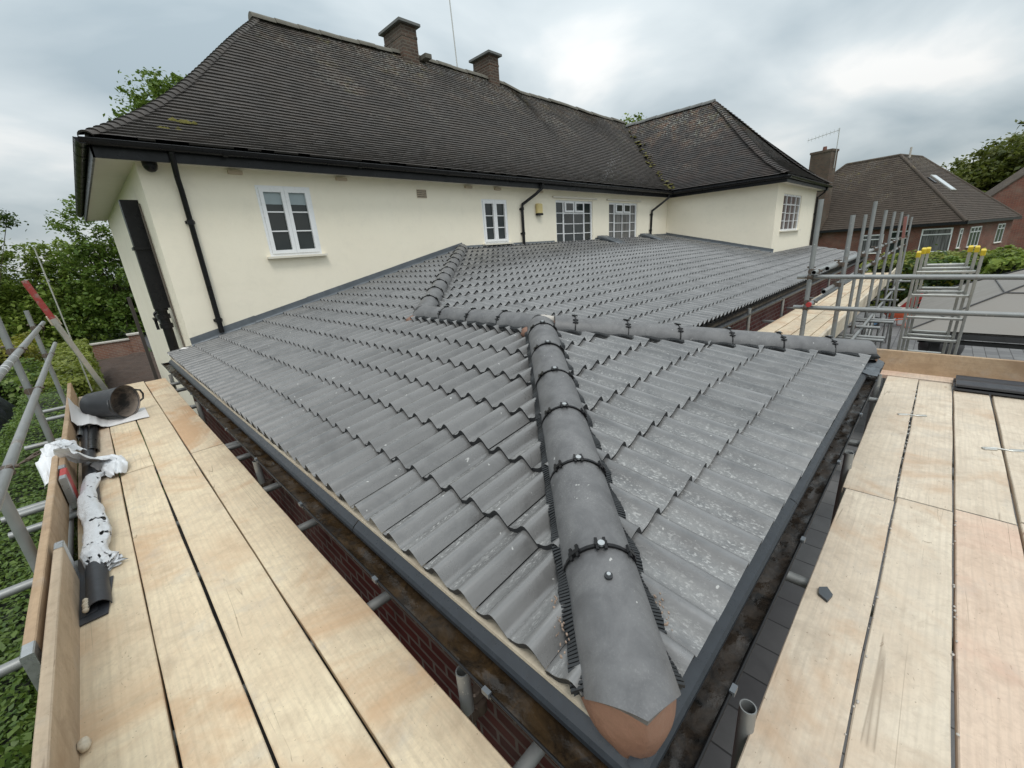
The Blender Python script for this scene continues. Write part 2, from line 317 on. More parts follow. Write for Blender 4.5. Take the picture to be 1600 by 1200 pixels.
# ------------------------------------------------------------------ mesh building helpers
class MB:
    def __init__(s): s.v = []; s.f = []; s.sm = []; s.mi = []
    def add(s, vs, fs, smooth=False, mi=0):
        b = len(s.v); s.v += [tuple(x) for x in vs]
        for f in fs: s.f.append(tuple(b+i for i in f)); s.sm.append(smooth); s.mi.append(mi)
        return s
    def box(s, p0, p1, mi=0):
        x0,y0,z0 = p0; x1,y1,z1 = p1
        x0,x1 = min(x0,x1),max(x0,x1); y0,y1 = min(y0,y1),max(y0,y1); z0,z1 = min(z0,z1),max(z0,z1)
        return s.add([(x0,y0,z0),(x1,y0,z0),(x1,y1,z0),(x0,y1,z0),(x0,y0,z1),(x1,y0,z1),(x1,y1,z1),(x0,y1,z1)],
                     [(3,2,1,0),(4,5,6,7),(0,1,5,4),(1,2,6,5),(2,3,7,6),(3,0,4,7)], mi=mi)
    def obox(s, c, ax, ay, az, hx, hy, hz, bev=0, mi=0):
        """oriented box; half sizes; optional chamfer on all vertical (az) edges"""
        c = Vector(c); ax = Vector(ax).normalized(); ay = Vector(ay).normalized(); az = Vector(az).normalized()
        if not bev:
            vs = [c+ax*(hx*i)+ay*(hy*j)+az*(hz*k) for k in (-1,1) for i,j in ((-1,-1),(1,-1),(1,1),(-1,1))]
            return s.add(vs, [(3,2,1,0),(4,5,6,7),(0,1,5,4),(1,2,6,5),(2,3,7,6),(3,0,4,7)], mi=mi)
        b = bev; ring = [(-hx+b,-hy),(hx-b,-hy),(hx,-hy+b),(hx,hy-b),(hx-b,hy),(-hx+b,hy),(-hx,hy-b),(-hx,-hy+b)]
        ri = [(x*(1-b/hx), y*(1-b/hy)) for x, y in ring]
        vs = [c+ax*x+ay*y+az*(-hz) for x,y in ring]+[c+ax*x+ay*y+az*(hz-b) for x,y in ring]+[c+ax*x+ay*y+az*hz for x,y in ri]
        fs = [tuple(range(7,-1,-1)), tuple(range(16,24))]
        for k in (0,8):
            for i in range(8): fs.append((k+i, k+(i+1)%8, k+8+(i+1)%8, k+8+i))
        return s.add(vs, fs, mi=mi)
    def tube(s, a, b, r, n=14, r2=None, hollow=False, cap=True, mi=0):
        a = Vector(a); b = Vector(b); d = (b-a).normalized(); r2 = r if r2 is None else r2
        u = d.orthogonal().normalized(); w_ = d.cross(u)
        ring = lambda c, rr: [c+u*(rr*math.cos(2*PI*i/n))+w_*(rr*math.sin(2*PI*i/n)) for i in range(n)]
        vs = ring(a, r)+ring(b, r2); fs = [(i,(i+1)%n,n+(i+1)%n,n+i) for i in range(n)]
        s.add(vs, fs, True, mi)
        if hollow:
            for c, rr, sg in ((a, r, 1), (b, r2, -1)):
                o = ring(c, rr); i1 = ring(c, rr*.84); i2 = ring(c+d*sg*min(.25, (b-a).length*.45), rr*.84)
                s.add(o+i1+i2, [(i,n+i,n+(i+1)%n,(i+1)%n) for i in range(n)], False, mi)
                s.add(i1+i2, [(i,n+i,n+(i+1)%n,(i+1)%n) for i in range(n)]+[tuple(range(n,2*n))], True, mi)
        elif cap:
            s.add(ring(a, r), [tuple(range(n-1,-1,-1))], mi=mi); s.add(ring(b, r2), [tuple(range(n))], mi=mi)
        return s
    def path(s, pts, r, n=8, mi=0, radii=None):
        pts = [Vector(p) for p in pts]; rings = []; u = None
        for i, p in enumerate(pts):
            d = (pts[min(i+1,len(pts)-1)]-pts[max(i-1,0)]).normalized()
            u = d.orthogonal().normalized() if u is None else (u-d*u.dot(d)).normalized()
            w_ = d.cross(u); rr = radii[i] if radii else r
            rings.append([p+u*(rr*math.cos(2*PI*k/n))+w_*(rr*math.sin(2*PI*k/n)) for k in range(n)])
        vs = [v for q in rings for v in q]; fs = []
        for i in range(len(pts)-1):
            for k in range(n): fs.append((i*n+k, i*n+(k+1)%n, (i+1)*n+(k+1)%n, (i+1)*n+k))
        s.add(vs, fs, True, mi); s.add(rings[0], [tuple(range(n-1,-1,-1))], mi=mi); s.add(rings[-1], [tuple(range(n))], mi=mi)
        return s
    def loft(s, rings, closed=False, smooth=True, mi=0, caps=False):
        n = len(rings[0]); vs = [v for q in rings for v in q]; fs = []
        for i in range(len(rings)-1):
            for k in range(n if closed else n-1): fs.append((i*n+k, i*n+(k+1)%n, (i+1)*n+(k+1)%n, (i+1)*n+k))
        s.add(vs, fs, smooth, mi)
        if caps: s.add(rings[0], [tuple(range(n-1,-1,-1))], mi=mi); s.add(rings[-1], [tuple(range(n))], mi=mi)
        return s
    def prism(s, poly, z0, z1, mi=0):
        n = len(poly); vs = [(x,y,z0) for x,y in poly]+[(x,y,z1) for x,y in poly]
        return s.add(vs, [tuple(range(n-1,-1,-1)), tuple(range(n,2*n))]+[(i,(i+1)%n,n+(i+1)%n,n+i) for i in range(n)], mi=mi)
    def build(s, name, mat, parent=None, origin=None):
        me = bpy.data.meshes.new(name)
        v = np.array(s.v, float).reshape(-1,3)
        if parent is not None: o = np.array(wloc(parent))
        elif origin is not None: o = np.array(origin, float)
        else: o = np.array([(v[:,0].min()+v[:,0].max())/2, (v[:,1].min()+v[:,1].max())/2, v[:,2].min()])
        pv = v-o
        me.from_pydata(pv.tolist(), [], s.f)
        me.polygons.foreach_set('use_smooth', s.sm)
        for m in (mat if isinstance(mat, (list, tuple)) else [mat]): me.materials.append(M(m))
        if any(s.mi): me.polygons.foreach_set('material_index', s.mi)
        me.update()
        ob = bpy.data.objects.new(name, me); C.objects.link(ob)
        if parent is not None: ob.parent = parent
        else: ob.location = o
        return ob
def wloc(o):
    l = Vector(o.location)
    while o.parent is not None: o = o.parent; l += Vector(o.location)
    return l
def tag(o, label=None, cat=None, group=None, kind=None):
    if label: o['label'] = label
    if cat: o['category'] = cat
    if group: o['group'] = group
    if kind: o['kind'] = kind
    return o
def thing(name, loc, label, cat, group=None):
    o = bpy.data.objects.new(name, None); C.objects.link(o); o.location = loc; o.empty_display_size = .2
    return tag(o, label, cat, group)
def struct(mb, name, mat): return tag(mb.build(name, mat), kind='structure')
def nz(x, y, z, s=1.0, o=0): return noise.noise(Vector((x*s+o, y*s+o*.37, z*s-o*.71)))

# ------------------------------------------------------------------ roof slopes
def clip(poly, cp):
    """clip 2D poly by convex ccw polygon cp"""
    for i in range(len(cp)):
        a = cp[i]; b = cp[(i+1)%len(cp)]; ex, ey = b[0]-a[0], b[1]-a[1]
        res = []; n = len(poly)
        for k in range(n):
            p = poly[k]; q = poly[(k+1)%n]
            dp = ex*(p[1]-a[1])-ey*(p[0]-a[0]); dq = ex*(q[1]-a[1])-ey*(q[0]-a[0])
            if dp >= -1e-9: res.append(p)
            if (dp > 1e-9 and dq < -1e-9) or (dp < -1e-9 and dq > 1e-9):
                t_ = dp/(dp-dq); res.append((p[0]+(q[0]-p[0])*t_, p[1]+(q[1]-p[1])*t_))
        poly = res
        if len(poly) < 3: return []
    return poly
def ccw(p):
    a = sum(p[i][0]*p[(i+1)%len(p)][1]-p[(i+1)%len(p)][0]*p[i][1] for i in range(len(p)))
    return p if a > 0 else p[::-1]
def wave_slope(mb, O, U, V, polys, tw=.295, gauge=.314, amp=.050, thick=.026, strips=26, seed=1, z0=.0, phase=0):
    O = Vector(O); U = Vector(U).normalized(); V = Vector(V).normalized(); Nn = U.cross(V).normalized()
    if Nn.z < 0: Nn = -Nn
    rs = random.Random(seed); du = tw/strips
    def prof(u):
        p = ((u+phase)/(tw/2))%1.0
        return amp*(.5-.5*math.cos(2*PI*(p**1.62))) + .002*p - .007*math.exp(-(p/.045)**2) - .007*math.exp(-((1-p)/.045)**2)
    for poly in polys:
        poly = ccw(poly)
        u0 = min(p[0] for p in poly); u1 = max(p[0] for p in poly); v0_ = min(p[1] for p in poly); v1_ = max(p[1] for p in poly)
        for k in range(int(math.floor(v0_/gauge+1e-6)), int(math.ceil(v1_/gauge-1e-6))):
            off = (k % 2)*tw/2
            for j in range(int(math.floor((u0-off)/tw))-1, int(math.ceil((u1-off)/tw))+1):
                ta, tb = off+j*tw, off+(j+1)*tw
                if tb < u0 or ta > u1: continue
                rr = random.Random(seed*7919+k*1013+j); dz = rr.uniform(-.0012,.0018); dl = rr.uniform(-.004,.004); tw_ = rr.uniform(-.0015,.0015)
                va, vb = k*gauge+dl, (k+1)*gauge+.006
                H = lambda u, v: prof(u)+thick*(1-(v-va)/gauge)+dz+tw_*(u-ta)/tw+z0
                idx = {}; vs = []; fs = []
                def vid(u, v):
                    key = (round(u,5), round(v,5))
                    if key not in idx: idx[key] = len(vs); vs.append(O+U*u+V*v+Nn*H(u, v))
                    return idx[key]
                nrow = 2
                for i in range(strips):
                    a = ta+i*du+(.0007 if i == 0 else 0); b = ta+(i+1)*du-(.0007 if i == strips-1 else 0)
                    for r_ in range(nrow):
                        y0 = va+(vb-va)*r_/nrow; y1 = va+(vb-va)*(r_+1)/nrow
                        q = clip([(a,y0),(b,y0),(b,y1),(a,y1)], poly)
                        if q: fs.append(tuple(vid(*p) for p in q))
                if not fs: continue
                mb.add(vs, fs, True)
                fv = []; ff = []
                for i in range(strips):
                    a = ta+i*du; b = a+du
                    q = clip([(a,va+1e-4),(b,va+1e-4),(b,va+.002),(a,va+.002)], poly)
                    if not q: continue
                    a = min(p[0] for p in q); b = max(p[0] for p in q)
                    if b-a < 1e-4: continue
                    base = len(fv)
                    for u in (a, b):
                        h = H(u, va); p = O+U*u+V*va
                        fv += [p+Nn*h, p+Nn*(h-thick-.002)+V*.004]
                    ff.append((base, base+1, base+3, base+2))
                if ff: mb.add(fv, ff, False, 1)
def plain_slope(mb, O, U, V, polys, tw=.168, gauge=.105, thick=.025, seed=3, lift=0, deform=None, tv=0.0, rough=1.0):
    O = Vector(O); U = Vector(U).normalized(); V = Vector(V).normalized(); Nn = U.cross(V).normalized()
    if Nn.z < 0: Nn = -Nn
    for poly in polys:
        poly = ccw(poly)
        u0 = min(p[0] for p in poly); u1 = max(p[0] for p in poly); v0_ = min(p[1] for p in poly); v1_ = max(p[1] for p in poly)
        for k in range(int(math.floor((v0_-tv)/gauge)), int(math.ceil((v1_-tv)/gauge))):
            off = (k % 2)*tw/2
            for j in range(int(math.floor((u0-off)/tw))-1, int(math.ceil((u1-off)/tw))+1):
                rr = random.Random(seed*7919+k*1013+j)
                a = off+j*tw+.0006; b = off+(j+1)*tw-.0006; va = tv+k*gauge+rr.uniform(-.003,.003)*rough; vb = tv+(k+1)*gauge+.012
                q = clip([(a,va),(b,va),(b,vb),(a,vb)], poly)
                if len(q) < 3: continue
                th = thick+rr.uniform(-.002,.003)*rough; tl = rr.uniform(-.002,.002)*rough; sa = rr.uniform(.0,.5)
                top = []; low = []
                for (u, v) in q:
                    h = lift+th*(1-(v-va)/(vb-va))+tl*((u-a)/tw-.5)+.002
                    P = O+U*u+V*v+Nn*h
                    if deform: P = P+deform(P)
                    top.append(P)
                mb.add(top, [tuple(range(len(top)))])
                bu = [p for p in q if abs(p[1]-va) < 1e-4]
                if len(bu) >= 2:
                    ua, ub = min(p[0] for p in bu), max(p[0] for p in bu)
                    v4 = []
                    for u in (ua, ub):
                        for h in (lift+th+tl*((u-a)/tw-.5)+.002, lift-.003):
                            P = O+U*u+V*va+Nn*h
                            if deform: P = P+deform(P)
                            v4.append(P)
                    mb.add(v4, [(0,1,3,2)])
def flat_poly(mb, O, U, V, poly, dn):
    O = Vector(O); U = Vector(U).normalized(); V = Vector(V).normalized(); Nn = U.cross(V).normalized()
    if Nn.z < 0: Nn = -Nn
    mb.add([O+U*u+V*v+Nn*dn for u, v in poly], [tuple(range(len(poly)))])

simple('underboard_shade', (.022,.020,.019), .8, var=.4, sc=5, bump=.4)  # near-black tone painted for the darkness beneath the left boards
# ================================================================== GROUND
G = -2.5
struct(MB().add([(-900,-900,G-.06),(900,-900,G-.06),(900,900,G-.06),(-900,900,G-.06)], [(0,1,2,3)]), 'ground', 'lawn')
struct(MB().add([(-.2,-26,G),(25.6,-26,G),(25.6,-2,G),(-.2,-2,G)], [(0,1,2,3)]), 'patio', 'block_paving')
def soil_patch():
    mb = MB(); nx, ny = 26, 40; vs = []
    for i in range(nx+1):
        for j in range(ny+1):
            x = -1.0+2.1*i/nx; y = 8+12*j/ny
            e_ = min(1, min(i, nx-i)/3, min(j, ny-j)/3)
            vs.append((x, y, G-.04+e_*(.12+.16*abs(nz(x,y,0,1.3))+.05*nz(x,y,2,6))))
    mb.add(vs, [(i*(ny+1)+j,(i+1)*(ny+1)+j,(i+1)*(ny+1)+j+1,i*(ny+1)+j+1) for i in range(nx) for j in range(ny)], True)
    struct(mb, 'soil_bed', 'soil')
soil_patch()
struct(MB().add([(-.2,-2,G-.03),(1.1,-2,G-.03),(1.1,8,G-.03),(-.2,8,G-.03)], [(0,1,2,3)]), 'side_path', 'tarmac')
struct(MB().box((-1.30,-9.5,G-.10),(.09,1.5,G+.01)), 'path', 'underboard_shade')  # dark strip added so the gaps between the left boards look shaded
struct(MB().add([(1.1,8,G-.02),(4.5,8,G-.02),(6,34,G-.02),(1.0,34,G-.02)], [(0,1,2,3)]), 'driveway', 'tarmac')

# ================================================================== HOUSE
XC = .27                                     # front corner of the house
HE = 2.46                                    # soffit level
house = thing('house', (XC, 0, G), 'long cream rendered house with a dark old tiled hip roof and black gutters', 'house')
def panel_x(mb, x0, x1, y0, y1, z0, z1, ops):
    ops = sorted(ops); x = x0
    for a, b, c, d in ops:
        mb.box((x,y0,z0),(a,y1,z1)); mb.box((a,y0,z0),(b,y1,c)); mb.box((a,y0,d),(b,y1,z1)); x = b
    mb.box((x,y0,z0),(x1,y1,z1))
wl = MB(); XW, XE, YD, YB = 14.95, 20.3, -3.47, 7.25
panel_x(wl, XC, XW, 0, .3, G, HE+.1, [(1.565,2.35,1.25,2.26),(6.0,6.78,1.262,2.192),(8.57,10.25,1.10,2.24),(11.10,12.80,1.10,2.24)]); wl.box((XC,.3,G),(XC+.3,YB,HE+.1)); wl.box((XC+.3,YB-.3,G),(XE,YB,HE+.1))
wl.build('wall', 'cream_render', house)
ww = MB(); ww.box((XW,YD,G),(XW+.3,0,HE+.1)); panel_x(ww, XW+.3, XE, YD, YD+.3, G, HE+.1, [(15.72,18.07,1.07,2.19)]); ww.box((XE-.3,YD+.3,G),(XE,YB-.3,HE+.1)); ww.build('wing_wall', 'cream_render', house)
# gable chimney breast / return slightly proud of the side wall
# --- roof
ZEV = 2.66; YE = -.27; XEV = -.10; YR = 3.62; XR0 = 3.42; ZR = 6.02
def ridge_bump(P):
    t_ = max(0, min(1, (P.y-YE)/(YR-YE))); x = P.x
    b = .15*math.exp(-((x-9.0)/3.2)**2) if x < 9 else .15*(1/(1+math.exp((x-10.95)*7)))
    sag = .018*math.sin(x*1.1)+.012*math.sin(x*2.7+1)
    return Vector((0,0,(b+sag)*t_**1.5))
def kick(P, ye, ax, L1=.85, h=.14):
    return 0
def build_roof():
    rf = MB()
    d = YR-YE; rise = ZR-ZEV; Vv = Vector((0,d,rise)); Lv = Vv.length
    def bell(run):  # sprocketed eaves : the lower metre lies a little flatter
        def g(P, hd):
            t_ = hd/run
            return -.30*math.sin(PI*min(1,t_*1.0))*max(0,1-t_)**1.2*1.15
        return g
    bl = bell(d)
    fr = lambda P: ridge_bump(P)+Vector((0,0,bl(P, max(0,P.y-YE))))
    # main front slope : left hip, ridge, valley to the wing
    YW = -3.74; XWV = 14.68; XR = 17.75; ZWR = 5.80; YAP = -.30
    xv0 = XWV; yv1 = 3.35
    main = [(XEV,0),(xv0,0),(18.0,Lv),(XR0,Lv)]
    plain_slope(rf, (0,YE,ZEV), (1,0,0), Vv, [main], deform=fr)
    # left hip face (steep, facing the garden)
    d2 = XR0-XEV; V2 = Vector((d2,0,ZR-ZEV)); L2 = V2.length
    bl2 = bell(d2)
    dp = (YR-YE)
    plain_slope(rf, (XEV,YE,ZEV), (0,1,0), V2, [[(0,0),(2*dp,0),(dp,L2)]], seed=5, deform=lambda P: Vector((0,0,bl2(P, max(0,P.x-XEV)))))
    # back slope, plain surface
    rf.add([(XEV,2*YR-YE,ZEV),(XE+.4,2*YR-YE,ZEV),(18.0,YR+.02,ZR-.02),(XR0,YR+.02,ZR-.02)], [(0,1,2,3)])
    roof = rf.build('roof', 'old_roof_tile', house)
    # wing roof
    wr = MB(); dw = XR-XWV; Vw = Vector((dw,0,ZWR-ZEV)); Lw = Vw.length; blw = bell(dw)
    dfw = lambda P: Vector((0,0,blw(P, max(0,P.x-XWV))))
    plain_slope(wr, (XWV,0,ZEV), (0,1,0), Vw, [[(YW,0),(YE,0),(yv1,Lw),(YAP,Lw)]], seed=9, deform=dfw)
    Vf = Vector((0,YAP-YW,ZWR-ZEV)); Lf = Vf.length; blf = bell(YAP-YW); XE2 = 2*XR-XWV
    plain_slope(wr, (0,YW,ZEV), (1,0,0), Vf, [[(XWV,0),(XE2,0),(XR,Lf)]], seed=11, deform=lambda P: Vector((0,0,blf(P, max(0,P.y-YW)))))
    wr.add([(XE2,YW,ZEV),(XE2,YR,ZEV),(XR+.01,YR,ZWR-.01),(XR+.01,YAP,ZWR-.01)], [(0,1,2,3)])
    wr.build('wing_roof', 'wing_roof_tile', house)
    # bonnet hip tiles on the wing : overlapping curved tiles, tails lifted
    def bonnets(name, A, B, w0, mat, sag, n=44, seed=1, flat=.55, up0=.03, tail=.04):
        mb = MB(); A = Vector(A); B = Vector(B); D = (B-A); L = D.length; d_ = D.normalized(); side = d_.cross(Vector((0,0,1))).normalized(); upn = side.cross(d_)
        rs = random.Random(seed)
        for i in range(n):
            t0 = i/n; t1 = (i+1.35)/n; rings = []
            for t_, lift_ in ((t0, tail), (min(1.02,t1), .0)):
                c = A+D*t_+Vector((0,0,sag(t_))); rr = w0*rs.uniform(.92,1.05)
                rings.append([c+side*(rr*math.sin(a))+upn*(rr*flat*(math.cos(a)-1)+lift_+up0) for a in [(-1.15+2.3*k/6) for k in range(7)]])
            mb.loft(rings, smooth=True)
            e0 = rings[0]; e1 = [p-upn*.022 for p in e0]; mb.loft([e0, e1], smooth=False)
        return mb.build(name, mat, house)
    sg = lambda t_: -.345*math.sin(PI*min(1,t_))*max(0,1-t_)**1.2
    bonnets('hip_tiles', (XWV-.02,YW-.02,ZEV), (XR,YAP,ZWR), .15, 'wing_roof_tile', sg, 42, 2)
    bonnets('hip_tiles', (XE2+.02,YW-.02,ZEV), (XR,YAP,ZWR), .15, 'wing_roof_tile', sg, 42, 3)
    bonnets('hip_tiles', (XEV-.03,YE-.03,ZEV), (XR0,YR,ZR), .10, 'old_roof_tile', sg, 46, 4, flat=.9, up0=.012, tail=.03)
    # ridges : half round tiles
    def ridge(name, pts, mat, r=.125, step=.45):
        mb = MB(); rs = random.Random(5)
        for a, b in zip(pts[:-1], pts[1:]):
            a = Vector(a); b = Vector(b); n = max(1, int((b-a).length/step)); dd = (b-a).normalized(); side = dd.cross(Vector((0,0,1))).normalized()
            for i in range(n):
                p = a+(b-a)*(i/n); q = a+(b-a)*((i+.985)/n); dz = rs.uniform(-.012,.012)
                rings = [[c+side*(r*math.cos(t_))+Vector((0,0,r*.95*math.sin(t_)+dz+z)) for t_ in [PI*k/8 for k in range(9)]] for c, z in ((p,.006),(q,-.004))]
                mb.loft(rings); 
                mb.add(rings[0], [tuple(range(9))]); mb.add(rings[1], [tuple(range(8,-1,-1))])
        return mb.build(name, mat, house)
    pr = [Vector((x,YR,ZR-.03)) for x in (XR0-.12,5.2,7,8.5,9.6,10.6,11.35,12.3,14,16,18.0)]
    pr = [p+ridge_bump(p) for p in pr]
    ridge('ridge_tiles', pr, 'ridge_lichen')
    ridge('ridge_tiles', [(XR,YAP-.05,ZWR-.03),(XR,3.3,ZWR-.03)], 'ridge_wing')
    # valley : moss-grown line
    return roof
simple('ridge_lichen', (.13,.122,.10), .85, var=.45, sc=9, bump=.6, bsc=30, bd=.01)
simple('ridge_wing', (.15,.155,.15), .8, var=.35, sc=9, bump=.5, bsc=30, bd=.01)
simple('moss', (.11,.10,.02), .95, var=.5, sc=12, bump=1, bsc=40, bd=.02)
build_roof()
# moss clumps on the valley and by the hips
def moss():
    mb = MB(); rs = random.Random(3)
    for i in range(80):
        t_ = rs.random()**1.1*.95; x = 14.68+(17.75-14.68)*t_; y = -.27+(3.35+.27)*t_; z = 2.66+(5.80-2.66)*t_ -.345*math.sin(PI*min(1,t_))*max(0,1-t_)**1.2
        if rs.random() < .45: t_ *= .8
        r = rs.uniform(.04,.10); c = Vector((x+rs.gauss(0,.09), y+rs.gauss(0,.09), z+.07))
        n = 6; top = c+Vector((0,0,r*.5)); ring = [c+Vector((r*math.cos(a)*rs.uniform(.7,1.3), r*math.sin(a)*rs.uniform(.7,1.3), rs.uniform(-.02,.02))) for a in [2*PI*k/n for k in range(n)]]
        mb.add([top]+ring, [(0,1+k,1+(k+1)%n) for k in range(n)], True)
    for (x,z0) in ((.75,3.0),(.95,3.15),(1.05,2.8),(1.2,2.82),(1.3,2.85)):
        t_ = (z0-ZEV)/(ZR-ZEV); y = YE+(YR-YE)*t_
        for k in range(5):
            r = rs.uniform(.025,.05); c = Vector((x+rs.gauss(0,.1), y+rs.gauss(0,.02), z0-.10+rs.gauss(0,.012)))
            ring = [c+Vector((r*1.6*math.cos(a), r*.6*math.sin(a), r*.5*math.sin(a))) for a in [2*PI*q/6 for q in range(6)]]
            mb.add([c+Vector((0,-.02,.03))]+ring, [(0,1+q,1+(q+1)%6) for q in range(6)], True)
    mb.build('moss_growth', 'moss', house)['kind'] = 'stuff'
moss()
# chimneys of the house
def chimney(name, x0, x1, y0, y1, z0, z1, parent, slab=True, mat='chimney_brick'):
    c = MB(); c.box((x0,y0,z0),(x1,y1,z1-.30)); c.box((x0-.008,y0-.008,z1-.30),(x1+.008,y1+.008,z1-.24)); c.box((x0,y0,z1-.24),(x1,y1,z1-.03)); o = c.build(name, mat, parent)
    s_ = MB(); s_.box((x0-.09,y0-.09,z1-.03),(x1+.09,y1+.09,z1+.03)); s_.build('chimney_cap', 'ridge_wing', o)
    l_ = MB(); l_.box((x0-.05,y0-.06,z0+.86 if False else ZR-.34),(x1+.05,y0-.012,ZR+.10)); 
    return o
CH1 = chimney('chimney', 6.78, 7.24, 3.35, 4.20, 5.2, 6.76, house)
CH2 = chimney('chimney', 9.86, 10.24, 3.40, 4.15, 5.2, 6.78, house)
# raised lead-and-mortar fillets where the chimneys meet the ridge
f_ = MB(); f_.obox((7.42,3.33,6.10),(1,0,.03),(0,1,0),(0,0,1),.10,.16,.05); f_.build('chimney_flashing','ridge_lichen',CH1)
# mast of an aerial behind the second chimney
am = MB(); am.tube((9.62,4.6,6.0),(9.50,4.6,9.2),.018,8); am.tube((9.50,4.6,8.55),(9.35,4.6,8.7),.008,6)
tag(am.build('aerial_mast', 'aluminium'), 'thin pale aerial mast rising behind the second chimney', 'aerial')

# --- eaves: soffit, fascia, gutter
sf = MB()
sf.box((XEV,YE+.03,HE),(XC,2*YR-YE-.02,HE+.02)); sf.box((XC,YE+.03,HE),(14.95,0,HE+.02)); 
sf.box((14.70,-3.72,HE),(14.95,YE+.03,HE+.02)); sf.box((14.95,-3.72,HE),(20.75,YD,HE+.02)); sf.box((XE,YD,HE),(20.75,3,HE+.02))
sf.build('soffit', 'soffit_cream', house)
fa = MB()
fa.box((XEV-.02,YE,HE-.03),(14.68,YE+.025,ZEV-.02)); fa.box((XEV-.022,YE,HE-.03),(XEV,2*YR-YE,ZEV-.02))
fa.box((14.68,-3.74,HE-.03),(14.702,YE,ZEV-.02)); fa.box((14.70,-3.745,HE-.03),(20.8,-3.722,ZEV-.02)); fa.box((20.78,-3.72,HE-.03),(20.8,3,ZEV-.02))
fa.box((XEV+.15,YE+.20,HE+.021),(14.9,YE+.22,2.755)); fa.box((XEV+.15,YE+.22,HE+.021),(XEV+.17,2*YR-YE-.2,2.74)); fa.box((14.88,-3.5,HE+.021),(14.90,YE+.20,2.74)); fa.box((14.9,-3.5,HE+.021),(20.6,-3.48,2.74))
fa.build('fascia', 'fascia_black', house)
def gutter(a, b, out, r=.055, mat='black_plastic', parent=None, thick=.004, name='gutter', endcap=True):
    """half-round channel from a to b (points on the gutter's centre line at lip height); out = sideways direction"""
    a = Vector(a); b = Vector(b); out = Vector(out).normalized(); mb = MB(); n = 10
    def ring(c, rr): return [c+out*(rr*math.cos(t_))-Vector((0,0,rr*math.sin(t_))) for t_ in [PI*k/n for k in range(n+1)]]
    o1, o2, i1, i2 = ring(a,r), ring(b,r), ring(a,r-thick), ring(b,r-thick)
    mb.loft([o1,o2]); mb.loft([i2,i1])
    for s_ in (0, n): mb.add([o1[s_],o2[s_],i2[s_],i1[s_]], [(0,1,2,3)])
    lip = out*.0; mb.tube(a+out*r, b+out*r, .005, 6)
    if endcap: mb.add(o1, [tuple(range(n+1))]); mb.add(o2, [tuple(range(n,-1,-1))])
    return mb.build(name, mat, parent)
gz_ = ZEV-.055
gutter((XEV-.10,YE-.065,gz_),(14.60,YE-.065,gz_-.02),(0,-1,0),.06,parent=house)
gutter((XEV-.075,YE-.10,gz_),(XEV-.075,2*YR-YE+.05,gz_),(-1,0,0),.06,parent=house)
gutter((14.61,-3.86,gz_-.02),(14.61,YE-.07,gz_-.02),(-1,0,0),.06,parent=house)
gutter((14.58,-3.81,gz_-.02),(20.86,-3.81,gz_-.02),(0,-1,0),.06,parent=house)
# gutter unions and brackets along the front
for x in (1.2,3.1,4.9,6.8,8.7,10.6,12.5):
    b_ = MB(); n=8
    ring = lambda xx, rr: [Vector((xx, YE-.065-rr*math.cos(t_), gz_-.01-rr*math.sin(t_))) for t_ in [PI*k/n for k in range(n+1)]]
    b_.loft([ring(x-.03,.066),ring(x+.03,.066)]); b_.build('gutter_bracket','black_plastic',house)
for y in [YE+.15+.52*k for k in range(14)]:
    b_ = MB(); ring = lambda yy, rr: [Vector((XEV-.075-rr*math.cos(t_), yy, gz_-rr*math.sin(t_))) for t_ in [PI*k/8 for k in range(9)]]
    b_.loft([ring(y-.025,.066),ring(y+.025,.066)]); b_.build('gutter_bracket','black_plastic',house)
# --- downpipes
def downpipe(pts, r=.034, brs=(), name='downpipe', parent=house, wally=0, outv=(0,-1,0)):
    mb = MB(); mb.path(pts, r, 12)
    for q in (pts[1], pts[-2]): pass
    o = mb.build(name, 'black_plastic', parent)
    for z in brs:
        # clip and socket
        p = None
        for a, b in zip(pts[:-1], pts[1:]):
            if min(a[2],b[2]) <= z <= max(a[2],b[2]): t_ = (z-a[2])/(b[2]-a[2]+1e-9); p = Vector(a)+(Vector(b)-Vector(a))*t_
        if p is None: continue
        m = MB(); m.tube(p-Vector((0,0,.03)), p+Vector((0,0,.03)), r*1.22, 12); m.obox(p-Vector(outv)*r*1.1,(1,0,0),(0,1,0),(0,0,1),.055,.012,.018); m.build('pipe_clip','black_plastic',o)
    return o
downpipe([(.62,-.30,2.58),(.62,-.30,2.45),(.64,-.13,2.28),(.66,-.05,2.15),(.66,-.05,.24)], brs=(1.75,.42))
downpipe([(7.70,-.32,2.56),(7.70,-.32,2.44),(7.55,-.20,2.30),(7.26,-.05,2.10),(7.24,-.05,1.98),(7.24,-.05,1.18)], brs=(2.0,1.45))
downpipe([(14.35,-.32,2.56),(14.35,-.32,2.42),(14.0,-.15,2.18),(13.72,-.05,2.02),(13.70,-.05,1.9),(13.66,-.05,1.15)], brs=(1.9,1.4))
downpipe([(20.35,-3.80,2.55),(20.36,-3.70,2.35),(20.25,-3.53,2.2),(20.25,-3.53,-2.4)], brs=(1.6,.3))
